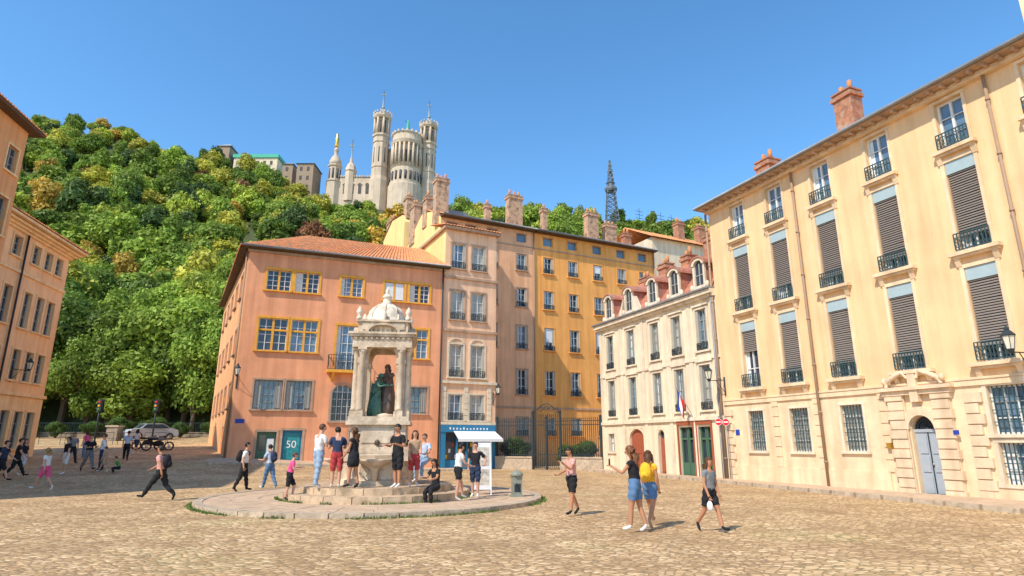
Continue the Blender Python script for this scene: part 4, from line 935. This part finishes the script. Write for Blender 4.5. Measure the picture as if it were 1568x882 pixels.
def noentry(s,out,z):
    x,y=wallpt(s,out); o=O('no_entry_sign',(x,y,0)); o.set(x,y,math.atan2(RD[1],RD[0])+.55)
    o.cyl('pole',zinc,0,.04,0,z+.3,.025,n=8)
    def disc(m,r,yy,rx=1):
        pts=[(r*math.cos(t)*rx,yy,z+r*math.sin(t)) for t in np.linspace(0,2*pi,20,endpoint=False)]; o.add('plate',m,pts,[list(range(20))])
    disc(whitep,.17,-.002); disc(redp,.155,-.006); o.box('plate',whitep,-.11,.11,-.014,-.009,z-.025,z+.025)
    o.finish()
noentry(-.2,.28,2.72); noentry(.3,.28,2.7)
o=O('metal_fountain_pump',(.15,20.1,.1)); o.set(.15,20.1,.2,.0)
gp=mat('pump_grey_green',(.24,.25,.20),.2,4,rough=.5)
o.box('base',gp,-.2,.2,-.17,.17,.0,.16); o.box('body',gp,-.15,.15,-.13,.13,.16,.72); o.lathe('cap',gp,0,0,[(.2,.72),(.22,.76),(.17,.84),(.05,.9)],10); o.tube('spout',gp,[(-.1,-.1,.55),(-.1,-.25,.55),(-.1,-.27,.48)],.025,6)
o.box('body',iron,-.1,.1,-.136,-.13,.25,.5)
o.finish()
o=O('menu_board',(-1.0,21.4,0)); o.set(-1.0,20.9,.1,.105)
o.box('panel',whitep,-.3,.3,-.02,.02,.15,1.65); o.box('print',mat('board_print',(.55,.5,.42),.5,9,bump=0),-.24,.24,-.026,-.022,.9,1.5); o.box('print',MATS['board_print'],-.24,.24,-.026,-.022,.3,.8)
for x in(-.3,.3): o.tube('legs',whitep,[(x,-.02,1.68),(x,-.22,0)],.018,5); o.tube('legs',whitep,[(x,.02,1.68),(x,.3,0)],.018,5)
o.finish()
for (x,y) in ((-33.5,50.0),(-29.2,50.5)):
    z=ramp(x,y); o=O('traffic_light',(x,y,z)); o.set(x,y,0,z)
    o.cyl('pole',iron,0,0,0,3.4,.07,n=8); o.box('housing',iron,-.17,.17,-.16,.12,2.7,3.6)
    for zz,m in((3.45,redp),(3.15,C['yellow']),(2.87,C['green'])): o.ell('lenses',m,(0,-.17,zz),(.1,.03,.1),8,4)
    o.box('housing',iron,-.22,.22,.125,.14,2.6,3.7); o.finish()
def car(x,y,ang,paint):
    z=ramp(x,y); o=O('parked_car',(x,y,z)); o.set(x,y,ang,z)
    prof=[(-2.1,.35),(-2.15,.75),(-1.95,.95),(-1.3,1.02),(-.75,1.48),(.7,1.52),(1.5,1.1),(2.05,.95),(2.15,.6),(2.1,.35)]
    n=len(prof)
    vs=[];
    for sy in(-.85,.85):
        for px,pz in prof: vs.append((px,sy*(1 if pz<1.05 else .82),pz))
    fs=[list(range(n)),[n+i for i in range(n)][::-1]]+[[i,n+i,n+(i+1)%n,(i+1)%n] for i in range(n)]
    o.add('body',paint,vs,fs)
    for sy in(-1,1):
        o.quad('windows',glassd,(-1.15,sy*.84,1.05),(1.3,sy*.84,1.08),(.65,sy*.73,1.45),(-.7,sy*.72,1.43))
        for wx in(-1.35,1.35):
            pts=[(wx+.33*math.cos(t),0,.33+.33*math.sin(t)) for t in np.linspace(0,2*pi,16,endpoint=False)]
            o.add('wheels',rubber,[(p[0],sy*.66,p[2]) for p in pts]+[(p[0],sy*.89,p[2]) for p in pts],[list(range(16)),list(range(16,32))]+[[i,(i+1)%16,16+(i+1)%16,16+i] for i in range(16)])
            pts=[(wx+.2*math.cos(t),sy*.895,.33+.2*math.sin(t)) for t in np.linspace(0,2*pi,12,endpoint=False)]; o.add('wheels',chrome,pts,[list(range(12))])
    o.quad('windows',glassd,(-1.28,-.7,1.06),(-1.28,.7,1.06),(-.8,.62,1.45),(-.8,-.62,1.45)); o.quad('windows',glassd,(1.47,-.7,1.14),(1.47,.7,1.14),(.78,.62,1.5),(.78,-.62,1.5))
    for sy in(-.6,.6): o.box('lights',redp,2.12,2.17,sy-.15,sy+.15,.7,.85); o.box('lights',whitep,-2.17,-2.12,sy-.15,sy+.15,.65,.8)
    o.finish()
car(-34.0,58.5,.9,rubbercar)
def moto(x,y,ang):
    z=ramp(x,y); o=O('parked_motorcycle',(x,y,z)); o.set(x,y,ang,z)
    for wx in(-.7,.7):
        pts=[(wx+.28*math.cos(t),0,.32+.28*math.sin(t)) for t in np.linspace(0,2*pi,17)]; o.tube('wheels',rubber,pts,.06,6); o.ell('wheels',chrome,(wx,0,.32),(.1,.07,.1),8,4)
    o.ell('body',C['black'],(0,0,.5),(.38,.16,.2),10,6); o.ell('body',C['grey'],(.15,0,.82),(.28,.14,.14),10,6); o.ell('seat',C['black'],(-.35,0,.82),(.4,.14,.08),10,5)
    o.tube('fork',chrome,[(.7,0,.32),(.45,0,.98)],.035,6); o.tube('handlebar',iron,[(.35,-.35,1.05),(.45,0,1.0),(.35,.35,1.05)],.02,6); o.ell('lamp',chrome,(.55,0,.92),(.1,.1,.1),8,5); o.tube('exhaust',chrome,[(.1,.16,.35),(-.8,.18,.4)],.045,6)
    o.finish()
moto(-25.3,44.6,.6); moto(-26.5,45.4,.5)
o=O('street_retaining_wall',(-34,63,2)); 
for xa in np.arange(-62,-19.5,3.0):
    z=2.2; o.set(xa,63.5,0,z); o.box('wall',wallst,0,2.98,0,.4,-1.5,.5); o.box('coping',wallst,-.01,3.0,-.06,.46,.503,.6)
    for k in range(12): o.box('railing',iron,k*.25,k*.25+.03,.18,.21,.6,1.5)
    o.box('railing',iron,0,3,.17,.22,1.5,1.55)
o.finish()
o=O('street_barrier',(-36,52,1.6))
for i in range(5):
    x=-39.5+i*2.2; z=ramp(x,52); o.set(x,52,0,z)
    o.tube('tubes',iron,[(0,0,0),(0,0,.95),(1.8,0,.95),(1.8,0,0)],.025,6); o.tube('tubes',iron,[(0,0,.5),(1.8,0,.5)],.02,6)
o.finish()
o=O('stone_gate_pillar',(-36.5,57,1.8)); o.set(-36.5,57,0,1.85); o.box('pillar',wallst,-.5,.5,-.4,.4,0,1.3); o.box('cap',kerb,-.6,.6,-.5,.5,1.3,1.45); o.finish()

# ------------------------------------------------------------------ basilica
by=186
o=O('basilica',(-35,by,72)); o.set(0,by,0,0)
def octtower(cx,cy,r,z0,zb,z1,zs,part):
    A=pi/8
    o.lathe(part,basil,cx,cy,[(r*1.18,z0),(r*1.12,z0+(zb-z0)*.45),(r*1.0,z0+(zb-z0)*.5),(r*.97,zb-1),(r*1.12,zb-.6),(r*1.12,zb),(r*.72,zb+.01),(r*.72,z1-1.8)],8,A,smooth=False)
    for k in range(8):
        a=A+2*pi*k/8; o.cyl(part,basil,cx+r*.92*math.cos(a),cy+r*.92*math.sin(a),zb,z1-1.8,r*.13,n=6)
        a2=a+pi/8
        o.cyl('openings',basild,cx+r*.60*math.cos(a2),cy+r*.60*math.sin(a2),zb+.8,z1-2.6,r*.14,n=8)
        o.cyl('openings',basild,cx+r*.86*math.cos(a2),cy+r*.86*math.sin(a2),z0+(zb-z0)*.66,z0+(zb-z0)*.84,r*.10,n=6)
    for zz in (z0+(zb-z0)*.6,z0+(zb-z0)*.9): o.lathe(part,basil,cx,cy,[(r*1.0,zz),(r*1.07,zz+.15),(r*1.07,zz+.4),(r*1.0,zz+.5)],8,A,smooth=False)
    o.lathe(part,basil,cx,cy,[(r*1.05,z1-1.8),(r*1.18,z1-1.2),(r*1.2,z1-.7),(r*1.08,z1-.6),(r*1.08,z1)],8,A,smooth=False)
    for k in range(16):
        a=2*pi*k/16; o.box(part,basil,cx+r*1.12*math.cos(a)-.18,cx+r*1.12*math.cos(a)+.18,cy+r*1.12*math.sin(a)-.18,cy+r*1.12*math.sin(a)+.18,z1-.0,z1+.7)
    o.lathe(part,basilr,cx,cy,[(r*.85,z1),(r*.6,z1+.9),(r*.25,z1+1.6)],8,A,smooth=False)
    o.tube(part,basilr,[(cx,cy,z1+1.5),(cx,cy,zs)],[.4,.14],6); o.box(part,basilr,cx-.8,cx+.8,cy-.1,cy+.1,zs-1.8,zs-1.45); o.ell(part,basilr,(cx,cy,z1+3),(.6,.6,.6),8,5)
octtower(-44.3,0,2.75,72,102.5,110.4,120.0,'north_tower'); octtower(-28.4,0,2.75,72,99.5,106.8,116.0,'south_tower')
r=5.0; cxa=-34.9
o.lathe('apse',basil,cxa,-3,[(r*1.12,70),(r*1.12,82),(r*1.04,82.3),(r*.98,88),(r*1.05,88.5),(r*.82,88.6),(r*.82,96.2),(r*1.02,96.6),(r*1.08,97.6),(r*.98,97.8),(r*.95,100.0),(r*1.02,100.4),(r*.9,100.5)],20,smooth=False)
for k in range(20):
    a=2*pi*k/20; o.cyl('apse',basil,cxa+r*.96*math.cos(a),-3+r*.96*math.sin(a),88.6,96.5,.36,n=6)
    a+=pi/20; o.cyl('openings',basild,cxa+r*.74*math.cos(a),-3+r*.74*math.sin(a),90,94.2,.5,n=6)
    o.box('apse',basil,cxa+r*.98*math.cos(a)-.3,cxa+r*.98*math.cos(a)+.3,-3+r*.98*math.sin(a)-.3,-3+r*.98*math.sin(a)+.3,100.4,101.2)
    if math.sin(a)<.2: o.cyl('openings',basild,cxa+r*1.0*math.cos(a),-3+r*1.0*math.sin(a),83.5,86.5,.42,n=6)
o.lathe('apse',basilr,cxa,-3,[(r*.9,100.5),(r*.5,102.2),(.6,103)],20); o.lathe('apse_statue',greenr,cxa,-3,[(.5,103),(.7,103.6),(.45,104.6),(.5,105.4),(.25,106),(.28,106.6),(.05,107)],8); o.tube('apse_statue',greenr,[(cxa-.9,-3,106.8),(cxa,-3,105.4),(cxa+.8,-3,105)],.15,5)
o.box('nave',basil,-43,-29.5,1,40,70,97.5); o.add('nave',basilr,[(-43.3,.8,97.5),(-29.2,.8,97.5),(-36.2,.8,101),(-43.3,40,97.5),(-29.2,40,97.5),(-36.2,40,101)],[[0,1,2],[0,2,5,3],[1,4,5,2]])
o.box('chapel',basil,-58,-47.5,2,14,70,88.5); o.add('chapel',basilr,[(-58.4,1.7,88.5),(-47.2,1.7,88.5),(-58.4,8,90.6),(-47.2,8,90.6)],[[0,1,3,2]])
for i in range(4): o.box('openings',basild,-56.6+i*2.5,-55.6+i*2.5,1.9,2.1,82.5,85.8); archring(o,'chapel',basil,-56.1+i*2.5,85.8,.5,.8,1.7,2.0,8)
for i in range(12): o.box('chapel',basil,-57.9+i*.9,-57.4+i*.9,1.95,2.3,88.5,89.2)
o.lathe('chapel',basil,-60.2,3,[(2.5,70),(2.5,86.5),(2.8,86.9),(2.0,87),(2.0,92.2),(2.4,92.6),(2.4,93.0)],8,pi/8,smooth=False)
for k in range(8):
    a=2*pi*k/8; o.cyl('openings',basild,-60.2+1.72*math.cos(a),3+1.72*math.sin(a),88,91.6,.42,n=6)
o.lathe('chapel',basil,-60.2,3,[(2.2,93),(2.0,94.6),(1.3,96.2),(.6,97.1),(.7,98.5),(.9,98.8),(.5,99.8)],10); o.lathe('gilded_statue',gold,-60.2,3,[(.5,99.8),(.85,100.4),(.6,102),(.75,103.2),(.35,104),(.4,104.8),(.05,105.5)],8)
o.lathe('chapel',basil,-54.8,3,[(1.9,80),(1.9,90.5),(2.2,91),(2.0,91.2),(1.5,93.0),(.6,94.2),(.4,96)],8,smooth=False); o.tube('chapel',basilr,[(-54.8,3,96),(-54.8,3,103)],[.25,.12],5); o.box('chapel',basilr,-55.7,-53.9,2.9,3.1,100.5,100.9)
o.finish()
hw=mat('hill_house_wall',(.34,.25,.17),.12,1)
def simplehouse(name,x,y,w,d,z0,z1,wm,rm,rh=2.5,band=False):
    o=O(name,(x,y,z0)); o.set(x,y,0,0)
    o.box('walls',wm,-w/2,w/2,0,d,z0,z1); o.add('roof',rm,[(-w/2-.4,-.4,z1),(w/2+.4,-.4,z1),(w/2-1,d/2,z1+rh),(-w/2+1,d/2,z1+rh),(-w/2-.4,d+.4,z1),(w/2+.4,d+.4,z1)],[[0,1,2,3],[4,3,2,5],[0,3,4],[1,5,2]])
    if band: o.box('roof',rm,-w/2-.3,w/2+.3,-.3,d+.3,z1+.01,z1+1.3)
    n=int(w/2.4)
    for i in range(n):
        for z in np.arange(z1-2.6,max(z0,z1-9),-3.2): o.box('windows',basild,-w/2+1+i*2.3,-w/2+1.9+i*2.3,-.03,.1,z,z+1.5)
    o.finish()
simplehouse('hilltop_convent',-68.5,184,5.5,8,70,91.5,hw,basilr,1.4)
simplehouse('hilltop_green_roof_building',-88,190,15,8,75,96.6,whitew,greenr,.8,True)
simplehouse('hilltop_villa',-99,189,4.2,6,80,100.5,hw,basilr,2.2)
simplehouse('hilltop_house',-75.5,187,3.4,5,75,92.8,hw,basilr,1.6)
o=O('metal_radio_tower',(31,176,60)); o.set(31,176,0,0)
tw_=mat('tower_steel',(.16,.19,.22),.1,1,bump=0)
def leg(z): return np.interp(z,[55,70,78,86,89],[3.2,1.7,1.15,.45,.1])
zs=list(np.arange(55,89,1.6))
for z0,z1 in zip(zs,zs[1:]):
    a,b=leg(z0),leg(z1)
    cor=[(1,1),(1,-1),(-1,-1),(-1,1)]
    for k in range(4):
        c0,c1=cor[k],cor[(k+1)%4]
        o.tube('lattice',tw_,[(c0[0]*a,c0[1]*a,z0),(c0[0]*b,c0[1]*b,z1)],.15,4); o.tube('lattice',tw_,[(c0[0]*a,c0[1]*a,z0),(c1[0]*b,c1[1]*b,z1)],.09,4); o.tube('lattice',tw_,[(c1[0]*a,c1[1]*a,z0),(c0[0]*b,c0[1]*b,z1)],.09,4)
        o.tube('lattice',tw_,[(c0[0]*a,c0[1]*a,z0),(c1[0]*a,c1[1]*a,z0)],.09,4)
o.lathe('platform',tw_,0,0,[(1.7,78),(2.0,78.6),(2.0,79.2),(1.2,79.3),(1.2,80.6),(1.5,80.8)],8,smooth=False); o.lathe('platform',tw_,0,0,[(.8,84.5),(.9,85),(.6,85.2)],8)
o.finish()

# ------------------------------------------------------------------ trees
m=bpy.data.materials.new('tree_leaves'); m.use_nodes=True; nt=m.node_tree;N=nt.nodes;Lk=nt.links; b=N['Principled BSDF']; b.inputs['Roughness'].default_value=.55; b.inputs['Specular IOR Level'].default_value=.25
oi=N.new('ShaderNodeObjectInfo')
at=N.new('ShaderNodeAttribute'); at.attribute_name='tint'
mm=N.new('ShaderNodeMapRange'); mm.inputs['To Min'].default_value=.5; mm.inputs['To Max'].default_value=1.8; Lk.new(at.outputs['Fac'],mm.inputs['Value'])
mx=N.new('ShaderNodeVectorMath'); mx.operation='SCALE'; Lk.new(oi.outputs['Color'],mx.inputs[0]); Lk.new(mm.outputs[0],mx.inputs['Scale'])
Lk.new(mx.outputs[0],b.inputs['Base Color'])
tr=N.new('ShaderNodeBsdfTranslucent'); Lk.new(mx.outputs[0],tr.inputs[0]); ms=N.new('ShaderNodeMixShader'); ms.inputs[0].default_value=.35
Lk.new(b.outputs[0],ms.inputs[1]); Lk.new(tr.outputs[0],ms.inputs[2]); Lk.new(ms.outputs[0],N['Material Output'].inputs[0]); lm=m
PAL=[((.14,.21,.035),2.5),((.21,.30,.045),4),((.28,.38,.055),4),((.36,.42,.06),3),((.48,.46,.07),1.8),((.54,.38,.07),.9),((.25,.12,.055),.45),((.09,.145,.04),1.5)]
def leafcol(dark=False):
    c=random.choices([p for p,_ in PAL],[w for _,w in PAL])[0] if not dark else random.choice([PAL[0][0],PAL[1][0],PAL[2][0],PAL[2][0]])
    j=random.uniform(.85,1.15); return (c[0]*j,c[1]*j,c[2]*j,1)
def treemesh(name,seed,R,H,nl,leaf,trunk):
    g=np.random.default_rng(seed)
    nlobe=20; cen=[];rad=[]
    for i in range(nlobe):
        d=g.normal(size=3); d/=np.linalg.norm(d); q=g.random()**.5
        cen.append(d*np.array([R*.7,R*.7,H*.36])*q+np.array([0,0,trunk+H*.45])); rad.append(R*(.16+.30*g.random()))
    cen=np.array(cen);rad=np.array(rad)
    pr=rad**2/np.sum(rad**2)
    li=g.choice(nlobe,size=nl,p=pr); d=g.normal(size=(nl,3)); d[:,2]=d[:,2]*.9+.15; d/=np.linalg.norm(d,axis=1)[:,None]
    rr=rad[li]*(.6+.55*g.random(nl)**.7); p=cen[li]+d*rr[:,None]*np.array([1,1,.85])
    p+=g.normal(size=(nl,3))*R*.055
    nrm=d+g.normal(size=(nl,3))*.6+np.array([0,0,.25]); nrm/=np.linalg.norm(nrm,axis=1)[:,None]
    a=np.cross(nrm,g.normal(size=(nl,3))); a/=np.linalg.norm(a,axis=1)[:,None]; b=np.cross(nrm,a)
    sz=leaf*(.5+.8*g.random(nl))[:,None]
    v=np.stack([p-a*sz,p-b*sz*.55,p+a*sz,p+b*sz*.55],1).reshape(-1,3)
    f=[[4*i,4*i+1,4*i+2,4*i+3] for i in range(nl)]
    vl=[tuple(x) for x in v]
    lob_t=g.random(nlobe); tint=np.clip(.5*lob_t[li]+.5*g.random(nl),0,1).tolist()
    o=O('t',(0,0,0)); 
    o.tube('x',wood,[(0,0,-1.0),(.1,0,trunk*.6),(0,.1,trunk+H*.3)],[R*.08,R*.06,R*.03],7)
    for i in range(7): c=cen[i]; o.tube('x',wood,[(0,.05,trunk*(.5+.07*i)),tuple((c*.5+np.array([0,0,trunk*.4]))),tuple(c)],[R*.035,R*.022,R*.01],5)
    dd=o.parts['x']; nb=len(vl); vl+=dd['v']; f+=[[nb+i for i in q] for q in dd['f']]; tint+=[.5]*len(dd['f'])
    me=bpy.data.meshes.new(name); me.from_pydata(vl,[],f); me.materials.append(lm); me.materials.append(wood)
    me.polygons.foreach_set('material_index',[0]*nl+[1]*len(dd['f']))
    at=me.attributes.new('tint','FLOAT','FACE'); at.data.foreach_set('value',tint); me.update(); return me
far=[treemesh('far_tree_%d'%i,100+i,4.0,7.5,3600,.40,1.2) for i in range(6)]
near=[treemesh('near_tree_%d'%i,200+i,4.2,9.5,13000,.23,2.5) for i in range(3)]
root=bpy.data.objects.new('hillside_trees',None); COL.objects.link(root)
y=67.0
while y<192:
    sp_=4.4+ (y-67)*.012
    x=-1.12*y-6
    while x<.5*y:
        px=x+random.uniform(-.5,.5)*sp_; py=y+random.uniform(-.5,.5)*sp_; x+=sp_
        if px>-12 and py<120: continue
        if -63<px<-22 and py>174: continue
        if -106<px<-60 and py>183: continue
        if random.random()<.03: continue
        me=random.choice(near if py<82 and px<-14 else far)
        ob=bpy.data.objects.new('tree',me); s=random.uniform(.55,1.2)
        if py>165: s=min(s,.95)
        if px<-105 and py>150: s*=.8
        if -66<px<-20 and py>150: s*=.7
        ob.color=leafcol(); 
        if py<85 and ob.color[0]>ob.color[1]: ob.color=leafcol(True)
        ob.location=(px,py,gz(px,py)-.4); ob.rotation_euler=(random.uniform(-.1,.1),random.uniform(-.1,.1),random.uniform(0,6.28)); ob.scale=(s*random.uniform(.85,1.15),s*random.uniform(.85,1.15),s*random.uniform(.75,1.3)); ob.parent=root; COL.objects.link(ob)
    y+=sp_*.92
def tree(x,y,s,mi=0):
    ob=bpy.data.objects.new('deciduous_tree',near[mi]); ob.location=(x,y,gz(x,y)); ob.scale=(s,s,s*1.05); ob.rotation_euler=(0,0,random.random()*6); ob.color=leafcol(True); COL.objects.link(ob)
for x,y,s,mi in ((-49,67,1.25,0),(-43.5,66.5,1.15,1),(-38,68,1.3,2),(-32.5,67,1.0,0),(-27.5,68.5,.9,1),(-54,64,1.2,2)): tree(x,y,s,mi)
def shrub(x,y,s,z=0):
    ob=bpy.data.objects.new('shrub',near[2]); ob.location=(x,y,z-1.0*s*2.0); ob.scale=(s,s,s*.8); ob.color=(.09,.15,.035,1); ob.rotation_euler=(0,0,x*3); COL.objects.link(ob)
shrub(0.3,45.0,.3,.3); shrub(5.2,44.2,.28,.2); shrub(4.0,45.6,.25,.1); shrub(-23.5,60,.3,2.3); shrub(-26.5,60.5,.3,2.3); shrub(-21.5,60.5,.35,2.3)
for i in range(11): shrub(-58+i*3.1,62.0+random.random(),random.uniform(.22,.34),2.3)

# ------------------------------------------------------------------ light, sky, camera
el=math.radians(48); hx,hy=-.66,-.751
S=Vector((hx*math.cos(el),hy*math.cos(el),math.sin(el)))
sd=bpy.data.lights.new('sun','SUN'); sd.energy=5; sd.angle=math.radians(.5); sd.color=(1,.90,.76)
so=bpy.data.objects.new('sun',sd); so.rotation_euler=(-S).to_track_quat('-Z','Y').to_euler(); so.location=(-40,-40,60); COL.objects.link(so)
w=bpy.data.worlds.new('World'); scene.world=w; w.use_nodes=True; nt=w.node_tree; bg=nt.nodes['Background']
sk=nt.nodes.new('ShaderNodeTexSky'); sk.sky_type='NISHITA'; sk.sun_disc=False; sk.sun_elevation=el; sk.sun_rotation=math.atan2(hx,hy); sk.air_density=1.0; sk.dust_density=.2; sk.ozone_density=3.0
hs=nt.nodes.new('ShaderNodeHueSaturation'); hs.inputs['Saturation'].default_value=1.2; hs.inputs['Value'].default_value=1.75; hs.inputs['Hue'].default_value=.495
nt.links.new(sk.outputs[0],hs.inputs['Color']); nt.links.new(hs.outputs[0],bg.inputs[0]); bg.inputs[1].default_value=.15
cam=bpy.data.cameras.new('camera'); cam.sensor_width=36; cam.lens=36*925/1568; cam.clip_end=4000; cam.clip_start=.1
co=bpy.data.objects.new('camera',cam); co.location=(0,0,1.75); co.rotation_euler=(pi/2+math.atan(237/925),0,0); COL.objects.link(co); scene.camera=co
scene.view_settings.view_transform='Standard'; scene.view_settings.look='None'; scene.view_settings.exposure=0
